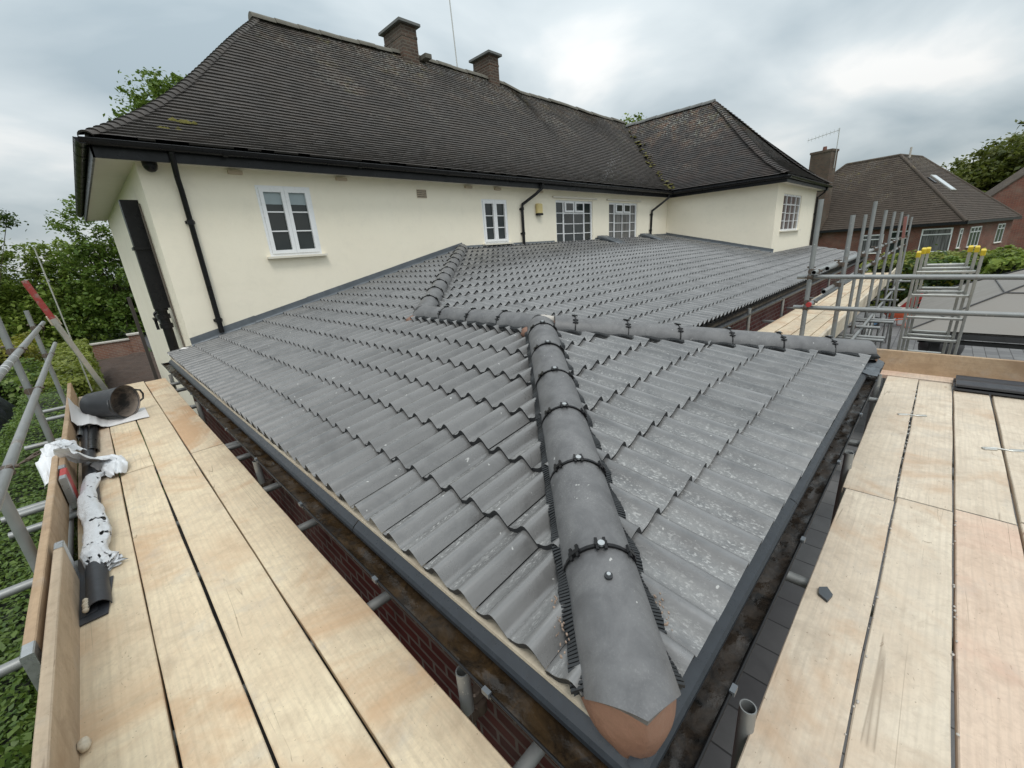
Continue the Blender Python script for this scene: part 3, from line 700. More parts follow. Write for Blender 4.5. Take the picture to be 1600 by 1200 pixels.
# wide black soil stack and boxing on the side wall
sp_ = MB(); sp_.box((.07,.80,.62),(XC-.003,.98,2.12)); sp_.tube((.15,.88,.75),(.15,.88,-.5),.062,16)
for z in (.62,.50,.36): sp_.tube((.15,.88,z-.035),(.15,.88,z+.035),.082,16)
sp_.tube((.15,.90,.33),(.13,1.25,.50),.052,14); sp_.tube((.13,1.25,.5),(.13,1.28,.52),.066,14)
so_ = sp_.build('soil_pipe', 'black_plastic', house)
q = MB(); q.box((.05,.77,1.46),(XC-.004,1.0,1.50)); q.build('pipe_clip', 'black_plastic', so_)
q = MB(); q.path([(XC-.02,.60,2.05),(XC-.02,.60,-.2)], .012, 6); q.path([(XC-.02,.67,1.9),(XC-.02,.67,.6)], .009, 6); q.build('cable', 'dull_timber', house)
q = MB(); q.tube((XC-.16,1.95,.38),(XC,1.95,.38),.022,10); q.obox((XC-.15,1.95,.40),(0,1,0),(1,0,0),(0,0,1),.10,.02,.018); q.obox((XC-.15,1.90,.30),(0,.2,1),(1,0,0),(0,1,0),.08,.02,.018); q.build('wall_bracket','black_plastic',house)
# dome camera under the soffit corner
q = MB()
rings = [[Vector((.40+.075*math.sin(a)*math.cos(t_), -.10+.075*math.sin(a)*math.sin(t_), HE-.05-.075*math.cos(a))) for t_ in [2*PI*k/12 for k in range(12)]] for a in [PI/2*(.05+.95*j/5) for j in range(6)]]
q.loft(rings, closed=True); q.tube((.40,-.10,HE-.055),(.40,-.10,HE),.078,14); q.build('security_camera','black_plastic',house)
# alarm box : yellow body over a dark base
q = MB(); q.obox((7.86,-.045,2.02),(1,0,0),(0,1,0),(0,0,1),.10,.045,.11,.02); ab = q.build('alarm_box','alarm_yellow',house)
q = MB(); q.obox((7.86,-.05,1.885),(1,0,0),(0,1,0),(0,0,1),.095,.048,.025,.01); q.build('alarm_light','black_plastic',ab)
# air bricks and corbel blocks below the soffit
t = NT('vent_clay'); v = t.coords(); t.set((.52,.43,.33), .8)
for x, z in ((4.47,2.24),):
    q = MB(); q.box((x-.11,-.012,z-.075),(x+.11,.001,z+.075)); q.build('air_brick','vent_clay',house)
    q = MB()
    for i in range(7):
        for j in range(4): q.box((x-.10+i*.03,-.016,z-.062+j*.034),(x-.082+i*.03,-.0125,z-.045+j*.034))
    q.build('air_brick_holes','dark_interior',house.children[-1])
for x in (1.35,2.9,5.65,6.5,7.95): 
    q = MB(); q.box((x-.09,-.05,HE-.075),(x+.09,-.001,HE-.03)); q.build('rafter_end','vent_clay',house)

# --- windows
def window(P0, axis, w, h, lights, sill=True, depth=.05, glass='window_glass', cols=None, blind=0, name='window', proud=.012, parent=house, header=False, sillw=.06, back=-.045):
    """P0 lower left corner on the wall face; axis = direction along wall, outward normal = to the viewer's side.
    lights: list of (x0,x1,z0,z1,nx,nz,opening) in fractions"""
    ax = Vector(axis).normalized(); up = Vector((0,0,1)); n_ = ax.cross(up); P0 = Vector(P0)+n_*back
    W_ = MB(); f = .035
    def bar(mb, x0, x1, z0, z1, d0, d1):
        c = P0+ax*((x0+x1)/2)+up*((z0+z1)/2)+n_*((d0+d1)/2)
        mb.obox(c, ax, n_, up, (x1-x0)/2, (d1-d0)/2, (z1-z0)/2)
    d1 = proud
    fr = MB()
    bar(fr, 0, w, 0, f, -.03, d1); bar(fr, 0, w, h-f, h, -.03, d1); bar(fr, 0, f, f, h-f, -.03, d1); bar(fr, w-f, w, f, h-f, -.03, d1)
    wo = fr.build(name, 'white_upvc', parent)
    gm = MB(); bar(gm, f-.01, w-f+.01, f-.01, h-f+.01, -.028, -.016); g_ = gm.build('pane', glass, wo)
    bl = MB(); cs = MB(); gb = MB()
    for (x0,x1,z0,z1,nx,nzz,op) in lights:
        X0,X1,Z0,Z1 = f+x0*(w-2*f), f+x1*(w-2*f), f+z0*(h-2*f), f+z1*(h-2*f)
        s_ = .054 if op else .020; dd = d1+.014 if op else d1-.002; dd0 = -.02
        g0 = .0015
        bar(cs, X0+g0, X1-g0, Z0+g0, Z0+s_, dd0, dd); bar(cs, X0+g0, X1-g0, Z1-s_, Z1-g0, dd0, dd); bar(cs, X0+g0, X0+s_, Z0+s_, Z1-s_, dd0, dd); bar(cs, X1-s_, X1-g0, Z0+s_, Z1-s_, dd0, dd)
        for i in range(1, nx):
            gb = MB(); xx = X0+s_+(X1-X0-2*s_)*i/nx; bar(gb, xx-.009, xx+.009, Z0+s_, Z1-s_, -.02, d1-.008); gb.build('glazing_bar', 'white_upvc', wo)
        for i in range(1, nzz):
            gb = MB(); z_ = Z0+s_+(Z1-Z0-2*s_)*i/nzz; bar(gb, X0+s_, X1-s_, z_-.009, z_+.009, -.02, d1-.0095); gb.build('glazing_bar', 'white_upvc', wo)
        if blind: bar(bl, X0+s_, X1-s_, Z1-s_-blind*(Z1-Z0), Z1-s_, -.02, d1-.024)
    cs.build('casement', 'white_upvc', wo)
    if blind: bl.build('blind', 'blind_fabric', wo)
    if sill:
        sm = MB(); c = P0+ax*(w/2)+up*(-.016)+n_*(.035-back*.5); sm.obox(c, ax, n_, up, w/2+(sillw if back > -.03 else sillw), .05-back*.5, .016, 0); sm.build('sill', 'white_sill', wo)
    return wo
two = [(0,.5,0,1,1,3,True),(.5,1,0,1,1,3,True)]
window((1.565,0,1.25),(1,0,0),.785,1.01,two,blind=.18,back=-.008)
window((6.0,0,1.262),(1,0,0),.78,.93,two,back=-.02)
big = [(0,.20,0,1,1,4,False),(.20,.78,.74,1,2,1,False),(.20,.78,0,.74,2,3,False),(.78,1,0,1,1,4,False)]
def french(x0, x1, glass):
    z0, z1 = 1.10, 2.24; w_ = x1-x0
    o = window((x0,0,z0),(1,0,0),w_,z1-z0,big,sill=False,glass=glass)
    for a in (.23,.50):
        q = MB(); q.obox((x0+w_*(a+.125),.021,z0+.86*(z1-z0)),(1,0,0),(0,1,0),(0,0,1),.118*w_,.02,.112*(z1-z0))
        q.build('top_opener','white_upvc',o)
        q = MB(); q.obox((x0+w_*(a+.125),-.001,z0+.86*(z1-z0)),(1,0,0),(0,1,0),(0,0,1),.118*w_-.05,.003,.112*(z1-z0)-.04)
        q.build('pane','window_glass',o)
    # plain render band over the head and side of the opening
    q = MB(); q.box((x0-.14,-.05,z1+.045),(x1+.16,-.001,z1+.085)); q.build('lintel_band','soffit_cream',o)
french(8.57,10.25,'window_glass'); french(11.10,12.80,'curtained_glass')
wn = window((15.72,YD,1.07),(1,0,0),2.35,1.12,[(0,.24,0,1,1,4,False),(.24,.76,.74,1,2,1,False),(.24,.76,0,.74,2,3,False),(.76,1,0,1,1,4,False)],glass='curtained_glass')
# small outside tap on the wing wall
q = MB(); q.path([(19.5,YD,.20),(19.5,YD-.08,.20),(19.5,YD-.12,.10),(19.42,YD-.10,.04)],.03,8); q.build('overflow_pipe','black_plastic',house)

# ================================================================== EXTENSION
T = .2166; L_ = 7.065; W_X = 4.0; D1 = 3.32; CA = math.cos(math.atan(T)); YBK = -(D1+2.0)      # back-slope eave at y=-5.32
ext = thing('house_extension', (2,-3.5,G), 'single storey brick extension with a new low hipped roof of wet dark grey wavy tiles', 'building')
def rz_left(x): return x*T
# walls
wb = MB(); wb.box((.10,-6.93,G),(.40,-.003,-.06)); wb.box((.40,-6.62,G),(3.85,-6.32,-.06)); wb.box((3.55,-6.32,G),(3.85,-5.1,-.06)); wb.box((3.85,-5.20,G),(19.9,-4.9,-.06))
wb.build('wall', 'dark_red_brick', ext)
# slopes
s1 = MB(); c_ = CA
wave_slope(s1, (0,0,0), (0,-1,0), (1,0,T), [[(-.12,0),(D1,0),(D1,2/c_),(0,5.32/c_),(-.12,5.32/c_-.1)], [(D1,0),(L_,0),(L_-2,2/c_),(D1,2/c_)]], seed=1)
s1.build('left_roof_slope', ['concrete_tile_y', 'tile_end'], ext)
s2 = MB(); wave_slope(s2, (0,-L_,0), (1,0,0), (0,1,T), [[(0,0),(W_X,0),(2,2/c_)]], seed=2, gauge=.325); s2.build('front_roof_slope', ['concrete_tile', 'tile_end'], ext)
s3 = MB(); Vb = 5.32/c_
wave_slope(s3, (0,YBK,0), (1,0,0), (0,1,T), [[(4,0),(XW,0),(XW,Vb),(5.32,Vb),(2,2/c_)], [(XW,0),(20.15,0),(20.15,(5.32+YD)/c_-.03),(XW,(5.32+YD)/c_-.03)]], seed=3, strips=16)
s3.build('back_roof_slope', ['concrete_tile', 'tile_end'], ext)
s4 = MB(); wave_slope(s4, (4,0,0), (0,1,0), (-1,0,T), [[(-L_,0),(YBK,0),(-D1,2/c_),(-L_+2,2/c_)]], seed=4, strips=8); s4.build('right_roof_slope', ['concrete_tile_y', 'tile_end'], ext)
# underlay deck below the tiles
u = MB(); dz_ = -.012
u.add([(0.01,0,dz_),(0.01,-L_,dz_),(2,-L_+2,2*T+dz_),(2,-D1,2*T+dz_),(5.32,-.002,5.32*T+dz_)], [(0,1,2,3,4)])
u.add([(0,-L_+.01,dz_),(4,-L_+.01,dz_),(2,-L_+2,2*T+dz_)], [(0,1,2)])
u.add([(4,YBK+.01,dz_),(20.1,YBK+.01,dz_),(20.1,YD-.01,(YD-YBK)*T+dz_),(XW-.01,YD-.01,(YD-YBK)*T+dz_),(XW-.01,-.002,5.32*T+dz_),(5.32,-.002,5.32*T+dz_),(2,-D1,2*T+dz_)], [(0,1,2,3,4,5,6)])
u.add([(4,-L_,dz_),(4,YBK,dz_),(2,-D1,2*T+dz_),(2,-L_+2,2*T+dz_)], [(0,1,2,3)])
u.build('roof_deck', 'rib_rubber', ext)
# lead flashing up the house wall
fl = MB(); rs = random.Random(2)
def flash(p, q, nrm, down, hgt, n):
    """lead strip along p->q: an upstand on the wall and an apron dressed over the tiles"""
    p = Vector(p); q = Vector(q); nrm = Vector(nrm); down = Vector(down)
    for i in range(n):
        a = p+(q-p)*(i/n); b = p+(q-p)*((i+1.03)/n); st = .001+.002*(i%2)
        rings = []
        for c in (a, b):
            j = rs.uniform(-.004,.004)
            rings.append([c+Vector((0,0,hgt+j))+nrm*(.004+st), c+Vector((0,0,hgt*.5))+nrm*(.010+st+j), c+Vector((0,0,.045))+nrm*(.014+st), c+nrm*.05+Vector((0,0,.040+st)), c+nrm*.10+down*.05+Vector((0,0,.036+st))])
        fl.loft(rings, smooth=True)
flash((.27,0,.27*T+.01),(5.32,0,5.32*T+.01),(0,-1,0),(0,0,0),.15,6)
fl.build('lead_flashing', 'lead_grey', ext); fl = MB()
flash((5.32,0,5.32*T+.01),(8.45,0,5.32*T+.01),(0,-1,0),(0,0,-.3),.085,4)
fl.build('lead_flashing', 'lead_grey', ext); fl = MB()
flash((10.35,0,5.32*T+.01),(11.0,0,5.32*T+.01),(0,-1,0),(0,0,-.3),.10,1)
fl.build('lead_flashing', 'lead_grey', ext); fl = MB()
flash((12.9,0,5.32*T+.01),(XW,0,5.32*T+.01),(0,-1,0),(0,0,-.3),.10,3)
flash((XW,0,5.32*T+.01),(XW,YD-.05,(YD-YBK)*T+.01),(-1,0,0),(0,0,0),.14,5)
fl.build('lead_flashing', 'lead_grey', ext)
# lead saddles (dressed humps) beside the french windows
for x0, x1 in ((10.4,11.0),(12.95,13.6)):
    q = MB(); z = 5.32*T; n=8
    rings = []
    for i in range(n+1):
        y = -.02-.75*i/n; h = .13*(1-i/n)**.6; zz_ = z+(y)*T+.03
        rings.append([Vector((x0+.10,y,zz_)), Vector((x0+.04,y,zz_+h)), Vector(((x0+x1)/2,y,zz_+h*1.05)), Vector((x1-.04,y,zz_+h)), Vector((x1+.04,y,zz_))])
    q.loft(rings); q.build('lead_saddle','lead_grey',ext)
# small mastic dabs where the slope meets the wall corner
q = MB(); 
for (x,y,z,r) in ((.10,-.02,.06,.05),(.18,.03,.09,.04),(.03,.0,.045,.035)):
    ring = [Vector((x+r*1.5*math.cos(a), y+r*.8*math.sin(a), z)) for a in [2*PI*k/9 for k in range(9)]]
    q.add([Vector((x,y,z+r*.5))]+ring, [(0,1+k,1+(k+1)%9) for k in range(9)], True)
q.build('mastic', 'white_membrane', ext)

# hip and ridge tiles
def hip_run(A, B, seed, w=.118, h=.100, step=.435, first=None, lifted=.052, clips=True, holes=True, endcut=None):
    A = Vector(A); B = Vector(B); D = B-A; L = D.length; d = D.normalized(); side = d.cross(Vector((0,0,1))).normalized(); up = side.cross(d)
    s = first if first is not None else step; cuts = [0, s]
    while cuts[-1] < L-.08: cuts.append(min(L, cuts[-1]+step))
    if cuts[-1] < L-.01: cuts.append(L)
    rs = random.Random(seed); base = lifted; n = 14
    def prof(c, sc, dz):
        pts = [c+side*(w*sc*1.0)+up*(base-.045), c+side*(w*sc*.98)+up*(base-.02)]
        for k in range(n+1):
            a = PI*(.10+.80*k/n); pts.append(c+side*(w*sc*math.cos(a)*1.02)+up*(base+h*sc*(math.sin(a)-.30)/.70*.92+dz))
        pts += [c-side*(w*sc*.98)+up*(base-.02), c-side*(w*sc*1.0)+up*(base-.045)]
        return pts
    for i in range(len(cuts)-1):
        a, b = cuts[i], cuts[i+1]; j = rs.uniform(-.002,.002); y_ = side*rs.uniform(-.004,.004)
        P = A+d*(a+.002)+y_; Q = A+d*(b-.002)+y_
        r0 = prof(P, 1.0, .004+j); r1 = prof(Q, .985, -.001+j)
        if i == 0 and endcut:   # V-cut lower end of the first tile
            nn = len(r0); r0 = [p-d*(endcut*(1-abs(2*k/(nn-1)-1))*1.0)+d*.0 for k, p in enumerate(r0)]
        mb = MB(); mid = [[r0[k].lerp(r1[k], t_) for k in range(len(r0))] for t_ in (0,.5,1)]
        mb.loft(mid)
        for rr, sg in ((mid[0], 1), (mid[-1], -1)):
            inner = [p+(A+d*((p-A).dot(d))+up*(base-.03)-p)*.14 for p in rr]
            mb.loft([rr, inner] if sg > 0 else [inner, rr], smooth=False)
        mb.build('ridge_tile', 'ridge_tile_grey', ext)
        if clips and i > 0:
            cl = MB(); c0 = A+d*a
            ra = [p+up*.002 for p in prof(c0-d*.0055, 1.012, .004)]; rb = [p+up*.002 for p in prof(c0+d*.0055, 1.012, .004)]
            cl.loft([ra, rb]); cl.loft([[p-d*0 for p in ra],[p-up*.008 for p in ra]], smooth=False); cl.loft([[p-up*.008 for p in rb],rb], smooth=False)
            for k, kk in ((4,5),(9,10),(len(ra)-6,len(ra)-5)):
                m_0 = (ra[k]+rb[k])/2; tn = (ra[kk]-ra[k-1]).normalized(); no = tn.cross(d).normalized()
                if no.dot(up) < 0: no = -no
                for sx in (-.013,.013): cl.obox(m_0+tn*sx+no*.003, tn, d, no, .0045, .022, .004)
                cl.obox(m_0+no*.003, tn, d, no, .02, .007, .005)
            co_ = cl.build('ridge_union', 'black_plastic', ext)
            top = ra[9]; sc_ = MB(); sc_.tube(top+up*.006, top+up*.014, .011, 12); sc_.build('screw', 'bright_band', co_)
    return A, d, side, up, L
def comb(A, B, off, seed, h0=.012):
    """ribbed rubber strip that closes the gap between a run of ridge tiles and the wavy tiles"""
    A = Vector(A); B = Vector(B); D = B-A; L = D.length; d = D.normalized(); side = d.cross(Vector((0,0,1))).normalized(); up = side.cross(d)
    mb = MB(); n = int(L/.011); rs = random.Random(seed); w0 = .125
    for i in range(n):
        s = L*(i+.1)/n; s2 = L*(i+.74)/n; ph = (s*math.sqrt(.5))/.15*2*PI
        wob = .5+.5*math.cos(ph*1.0+off)
        ow = w0+.010+.007*wob+rs.uniform(-.002,.002); z = .040+.016*wob-h0
        a = A+d*s; b = A+d*s2; sg = 1 if off >= 0 else -1
        p = [a+side*sg*(w0-.03)+up*(.062), b+side*sg*(w0-.03)+up*.062, b+side*sg*ow+up*z, a+side*sg*ow+up*z]
        mb.add(p+[x-up*.012 for x in p], [(0,1,2,3),(3,2,6,7),(1,5,6,2),(0,3,7,4)])
    pa = [A+side*sg*(w0-.03)+up*.056, B+side*sg*(w0-.03)+up*.056, B+side*sg*(w0+.010)+up*.020, A+side*sg*(w0+.010)+up*.020]
    mb.add(pa, [(0,1,2,3)])
    mb.build('ventilation_strip', 'rib_rubber', ext)
P2 = Vector((2,-L_+2,2*T)); P1 = Vector((2,-D1,2*T)); Hh = Vector((5.32,-.03,5.32*T)); Cc = Vector((0,-L_,0)); Ee = Vector((4,-L_,0))
dC = (P2-Cc).normalized(); dE = (P2-Ee).normalized()
hC = Cc+dC*.112
hip_run(hC, P2-dC*.02, 1, first=.35, endcut=.118)
hip_run(Ee+dE*.06, P2-dE*.10, 2, first=.36)
hip_run(P1+Vector((0,-.02,0)), P2+Vector((0,.03,0)), 3, clips=True, lifted=.050)
hip_run(P1+Vector((.02,.02,0)), Hh, 4, lifted=.050)
for A_, B_ in ((hC, P2), (Ee+dE*.05, P2), (P1, P2)):
    comb(A_, B_, 1.0, 1); comb(A_, B_, -1.0, 2)
# mortar : end plug of the hip at the corner and bedding at the junctions
def blob(mb, c, rx, ry, rz, seed, n=12, m=8, rot=0, s=.25):
    rings = []
    for j in range(m+1):
        ph = -PI/2+PI*j/m; ring = []
        for k in range(n):
            a = 2*PI*k/n; x = math.cos(ph)*math.cos(a); y = math.cos(ph)*math.sin(a); z = math.sin(ph); q_ = 1+s*nz(x,y,z,1.6,seed)
            x, y = x*rx*q_, y*ry*q_
            ring.append(Vector((c[0]+x*math.cos(rot)-y*math.sin(rot), c[1]+x*math.sin(rot)+y*math.cos(rot), c[2]+z*rz*q_)))
        rings.append(ring)
    mb.loft(rings, closed=True)
def mortar_end(P, d, end, vtip, w=.118, h=.100, base=.052, ew=.055, bulge=.035, name='mortar_end'):
    """smooth hand-trowelled plug from the rim of the end tile down to the point `end`"""
    side = d.cross(Vector((0,0,1))).normalized(); up = side.cross(d); mb = MB(); rings = []; n = 22; out = (-d*.8+Vector((0,0,.6))).normalized()
    for j in range(13):
        s = j/12; rr = []
        for k in range(n+1):
            f = k/n; a = PI*f; ca, sa = math.cos(a), math.sin(a)
            if f < .08: rim = P+side*w+up*(base-.045+f/.08*.03)
            elif f > .92: rim = P-side*w+up*(base-.045+(1-f)/.08*.03)
            else:
                aa = PI*(.10+.80*(f-.08)/.84); rim = P+side*(w*math.cos(aa)*1.0)+up*(base+h*(math.sin(aa)-.30)/.70*.88-.004)
            rim = rim-d*(vtip*(1-abs(2*f-1))-.006)
            low = end+side*(ew*ca)-d*(.022*sa)
            c = rim.lerp(low, s**.9)+out*(bulge*math.sin(PI*min(1,s*1.02))*(.35+.65*sa))+side*ca*.012*math.sin(PI*s)
            c += out*(.004*nz(c.x,c.y,c.z,14,3)+.0018*nz(c.x,c.y,c.z,45,5))*math.sin(PI*min(1,s+.08))
            rr.append(c)
        rings.append(rr)
    mb.loft(rings); mb.add([v-Vector((0,0,.0)) for v in rings[-1]], [tuple(range(n+1))])
    return mb.build(name, 'mortar_brown', ext)
mortar_end(hC, dC, Cc+Vector((.020,.020,-.030)), .118, ew=.046, bulge=.014)
mortar_end(Ee+dE*.06, dE, Ee+Vector((0,0,-.02)), .0, bulge=.01)
mm = MB(); blob(mm, (1.98,-3.30,.445), .13, .09, .05, 1); blob(mm, (1.87,-3.30,.43), .07, .07, .05, 2); mm.build('mortar_bedding', 'mortar_brown', ext)
mm = MB(); blob(mm, (1.875,-5.03,.440), .05, .07, .045, 4); blob(mm, (2.13,-5.15,.450), .085, .075, .06, 5); blob(mm, (2.10,-5.0,.50), .07, .10, .045, 6); mm.build('mortar_bedding', 'mortar_brown', ext)
mm = MB(); blob(mm, (2.10,-5.03,.508), .055, .11, .045, 7, rot=.3); mm.build('mortar_joint', 'mortar_grey', ext)
q = MB()   # curved cap tiles turning the corner at the two junctions
def cap(c, rx, ry, rz, rot): 
    rings = []
    for j in range(7):
        ph = PI/2*j/6; rings.append([Vector((c[0]+math.cos(ph)*(rx*math.cos(a)*math.cos(rot)-ry*math.sin(a)*math.sin(rot)), c[1]+math.cos(ph)*(rx*math.cos(a)*math.sin(rot)+ry*math.sin(a)*math.cos(rot)), c[2]+rz*math.sin(ph))) for a in [2*PI*k/20 for k in range(20)]])
    q.loft(rings, closed=True)
cap((2.0,-3.34,.42), .135, .15, .135, .4); cap((2.01,-5.06,.42), .135, .16, .138, -.4)
q.build('ridge_cap', 'ridge_tile_grey', ext)
# screw head half way down the last hip tile
q = MB(); s_ = dC.cross(Vector((0,0,1))).normalized(); u_ = s_.cross(dC); pt = hC+dC*.24+u_*(.052+.094); q.tube(pt-u_*.004, pt+u_*.004, .012, 14); sw = q.build('washer','black_rubber',ext)
q = MB(); q.tube(pt+u_*.004, pt+u_*.010, .006, 10); q.build('screw','bright_band',sw)
# mortar crumbs beside the hip
q = MB(); rs = random.Random(9)
for i in range(60):
    s = rs.uniform(.12,.32); sd_ = rs.choice((-1,1)); sdv = dC.cross(Vector((0,0,1))).normalized()
    c = Cc+dC*(s+.05)+sdv*sd_*rs.uniform(.125,.165)+Vector((0,0,.03+rs.uniform(0,.012))); r = rs.uniform(.0012,.0042)
    q.obox(c, (rs.random(),rs.random(),.3), (-rs.random(),rs.random(),.1), (0,0,1), r, r*.8, r*.7)
q.build('mortar_crumbs', 'mortar_tan', ext)['kind'] = 'stuff'

# eaves : cream fillet, dark tray, gutter with silt
q = MB(); q.box((-.002,-L_+.10,-.020),(.06,.02,-.007)); q.build('eaves_fillet','toe_wood_pale',ext)
def tray(pts_in, pts_out, n, name='eaves_tray', mat='eaves_tray_plastic'):
    a0, a1 = Vector(pts_in[0]), Vector(pts_in[1]); b0, b1 = Vector(pts_out[0]), Vector(pts_out[1])
    for i in range(n):
        mb = MB(); t0 = i/n; t1 = (i+1.0)/n-.0006; l = .0015*(i%2)
        A0 = a0.lerp(a1,t0); A1 = a0.lerp(a1,t1); B0 = b0.lerp(b1,t0); B1 = b0.lerp(b1,t1); z = Vector((0,0,l))
        m0 = A0.lerp(B0,.82)+z; m1 = A1.lerp(B1,.82)+z
        dn = Vector((0,0,-.022))
        mb.add([A0+z,A1+z,m1,m0,B0+z-Vector((0,0,.006)),B1+z-Vector((0,0,.006)),B0+dn,B1+dn], [(0,1,2,3),(3,2,5,4),(4,5,7,6)])
        mb.build(name, mat, ext)
tray(((.008,.03,-.019),(.008,-7.09,-.019)), ((-.036,.03,-.052),(-.036,-7.09,-.052)), 5)
tray(((-.03,-7.045,-.012),(4.05,-7.045,-.012)), ((-.03,-7.092,-.034),(4.05,-7.092,-.034)), 3)
def chan(a, b, out, r, mat, name): return gutter(a, b, out, r, mat, ext, .0045, name)
chan((-.048,.20,-.085),(-.048,-7.19,-.085),(-1,0,0),.056,'black_plastic','gutter')
chan((-.10,-7.098,-.085),(4.22,-7.098,-.085),(0,-1,0),.052,'black_plastic','gutter')
def silt(a, b, out, hw, z, name, mat, seed, amp=.010):
    a = Vector(a); b = Vector(b); out = Vector(out); n = int((b-a).length/.03); rings = []
    for i in range(n+1):
        c = a+(b-a)*(i/n); rings.append([c+out*(hw*x)+Vector((0,0,z-.006*(1-x*x)+amp*nz(c.x,c.y,x,11,seed)+amp*.5*nz(c.x,c.y,x,37,seed))) for x in (-1,-.6,-.2,.2,.6,1)])
    mb = MB(); mb.loft(rings); return mb.build(name, mat, ext)
silt((-.048,.18,-.085),(-.048,-7.17,-.085),(-1,0,0),.049,-.018,'gutter_silt','gutter_silt',1)
silt((-.08,-7.098,-.085),(4.2,-7.098,-.085),(0,-1,0),.045,-.020,'gutter_silt','gutter_silt_dark',2,.012)
for y in (-.6,-1.35,-2.1,-2.9,-3.6,-4.4,-5.2,-6.0,-6.65):
    q = MB(); ring = lambda yy, rr: [Vector((-.048-rr*math.cos(t_), yy, -.085-rr*math.sin(t_))) for t_ in [PI*k/8 for k in range(9)]]
    q.loft([ring(y-.014,.060),ring(y+.014,.060)]); q.obox((-.107,y,-.083),(0,1,0),(1,0,0),(0,0,1),.014,.007,.008); q.build('gutter_bracket','lead_grey',ext)
for x in (.35,1.15,1.95,2.75,3.6):
    q = MB(); ring = lambda xx, rr: [Vector((xx, -7.098-rr*math.cos(t_), -.085-rr*math.sin(t_))) for t_ in [PI*k/8 for k in range(9)]]
    q.loft([ring(x-.014,.056),ring(x+.014,.056)]); q.obox((x,-7.153,-.083),(1,0,0),(0,1,0),(0,0,1),.014,.007,.008); q.build('gutter_bracket','lead_grey',ext)
# gutter and fascia of the back eave, torn lead at the far corner
chan((4.3,YBK-.05,-.085),(20.3,YBK-.05,-.085),(0,-1,0),.055,'black_plastic','gutter')
q = MB(); q.box((.07,-6.98,-.20),(.099,.0,-.035)); q.box((.07,-7.0,-.20),(3.95,-6.975,-.035)); q.box((3.95,-7.0,-.20),(3.975,YBK,-.035)); q.box((3.98,-5.26,-.22),(20.1,-5.235,-.035)); q.build('fascia','fascia_black',ext)
q = MB(); vs = []; rs = random.Random(12)
for i in range(10):
    for j in range(4):
        vs.append(Vector((3.55+.55*i/9, -7.02-.13*j/3-.02*rs.random(), -.005-.05*j/3+.03*rs.random()*(j>0))))
q.add(vs, [(i*4+j,(i+1)*4+j,(i+1)*4+j+1,i*4+j+1) for i in range(9) for j in range(3)], False); q.build('torn_underlay','lead_grey',ext)
# windows of the rear wall (seen under the far eave)
window((7.3,-5.20,-1.9),(1,0,0),1.5,1.25,[(0,.5,0,1,1,1,True),(.5,1,0,1,1,1,True)],parent=ext,back=.035)
window((10.4,-5.20,-1.9),(1,0,0),1.5,1.25,[(0,.5,0,1,1,1,True),(.5,1,0,1,1,1,True)],parent=ext,back=.035)
q = MB(); q.path([(19.0,YBK-.06,-.12),(19.0,-5.24,-.3),(19.0,-5.24,-2.4)],.034,10); q.build('downpipe','black_plastic',ext)

# ================================================================== SCAFFOLD
ZB = -.37; TR = .0242
def coupler(p, ax1, ax2, parent, seed=0):
    """double coupler : two clamp bands, a block and bolts with nuts"""
    p = Vector(p); a = Vector(ax1).normalized(); b = Vector(ax2).normalized(); n_ = a.cross(b)
    if n_.length < .01: n_ = a.orthogonal()
    n_.normalize(); mb = MB(); off = TR
    mb.tube(p-n_*off-a*.024, p-n_*off+a*.024, TR+.006, 14); mb.tube(p+n_*off-b*.024, p+n_*off+b*.024, TR+.006, 14)
    mb.obox(p, a, b, n_, .022, .022, .014, .004)
    for sg, ax, bx in ((-1, a, b), (1, b, a)):
        c = p+n_*sg*off+bx*(TR+.018); mb.obox(c, ax, bx, n_, .016, .014, .008, .003)
        mb.tube(c+bx*.004-n_*.035, c+bx*.004+n_*.035, .006, 8); mb.tube(c+bx*.004+n_*sg*.030, c+bx*.004+n_*sg*.044, .011, 6)
    return mb.build('coupler', 'rusty_coupler', parent)
def tubepart(name, a, b, parent, mat='galvanised_tube', r=TR):
    return MB().tube(a, b, r, 18, hollow=True).build(name, mat, parent)
# --- left scaffold (runs along Y beside the left eave)
sl_ = thing('scaffold', (-1.1,-2,G), 'galvanised tube scaffold frame along the left eave, beside the long green hedge', 'scaffold')
XL = -1.125
for y, top in ((-6.3,1.2),(-4.15,1.35),(-1.82,1.07),(.74,.79)): 
    tubepart('standard', (XL-.05,y,G), (XL-.05,y,top), sl_)
tubepart('guard_rail', (XL,-9,.565), (XL,1.66,.565), sl_); tubepart('guard_rail', (XL+.002,-9,.205), (XL+.002,2.2,.205), sl_)
for y in (-6.3,-4.15,-1.82,.74):
    for z in (.565,.205): coupler((XL-.026,y+.0,z), (0,0,1), (0,1,0), sl_)
for y in (-.95,-2.75): 
    tubepart('transom', (-1.42,y-.3,ZB-.065-.0), (.05,y-.3,ZB-.065), sl_)
for y in (-6.7,-5.74,-4.84,-4.15,-3.38,-2.98,.35,-.15): tubepart('transom', (-1.36,y,ZB-.065), (.085 if y < -4.5 else .06,y,ZB-.065), sl_)
tubepart('ledger', (-1.10,-8.8,ZB-.115), (-1.10,1.4,ZB-.115), sl_)
for y, top in ((-6.42,-.27),(-3.96,-.27),(-1.7,-.27),(.4,-.30)):
    tubepart('standard', (-.035,y,G), (-.035,y,top), sl_)
for y in (-6.42,-3.96): coupler((-.01,y,ZB-.115), (0,0,1), (0,1,0), sl_)
q = MB(); q.obox((.02,-6.42,ZB-.05),(1,0,0),(0,1,0),(0,0,1),.035,.02,.02,.006); q.tube((.03,-6.42,ZB-.05),(.075,-6.44,ZB-.03),.008,8); q.build('coupler','rusty_coupler',sl_)
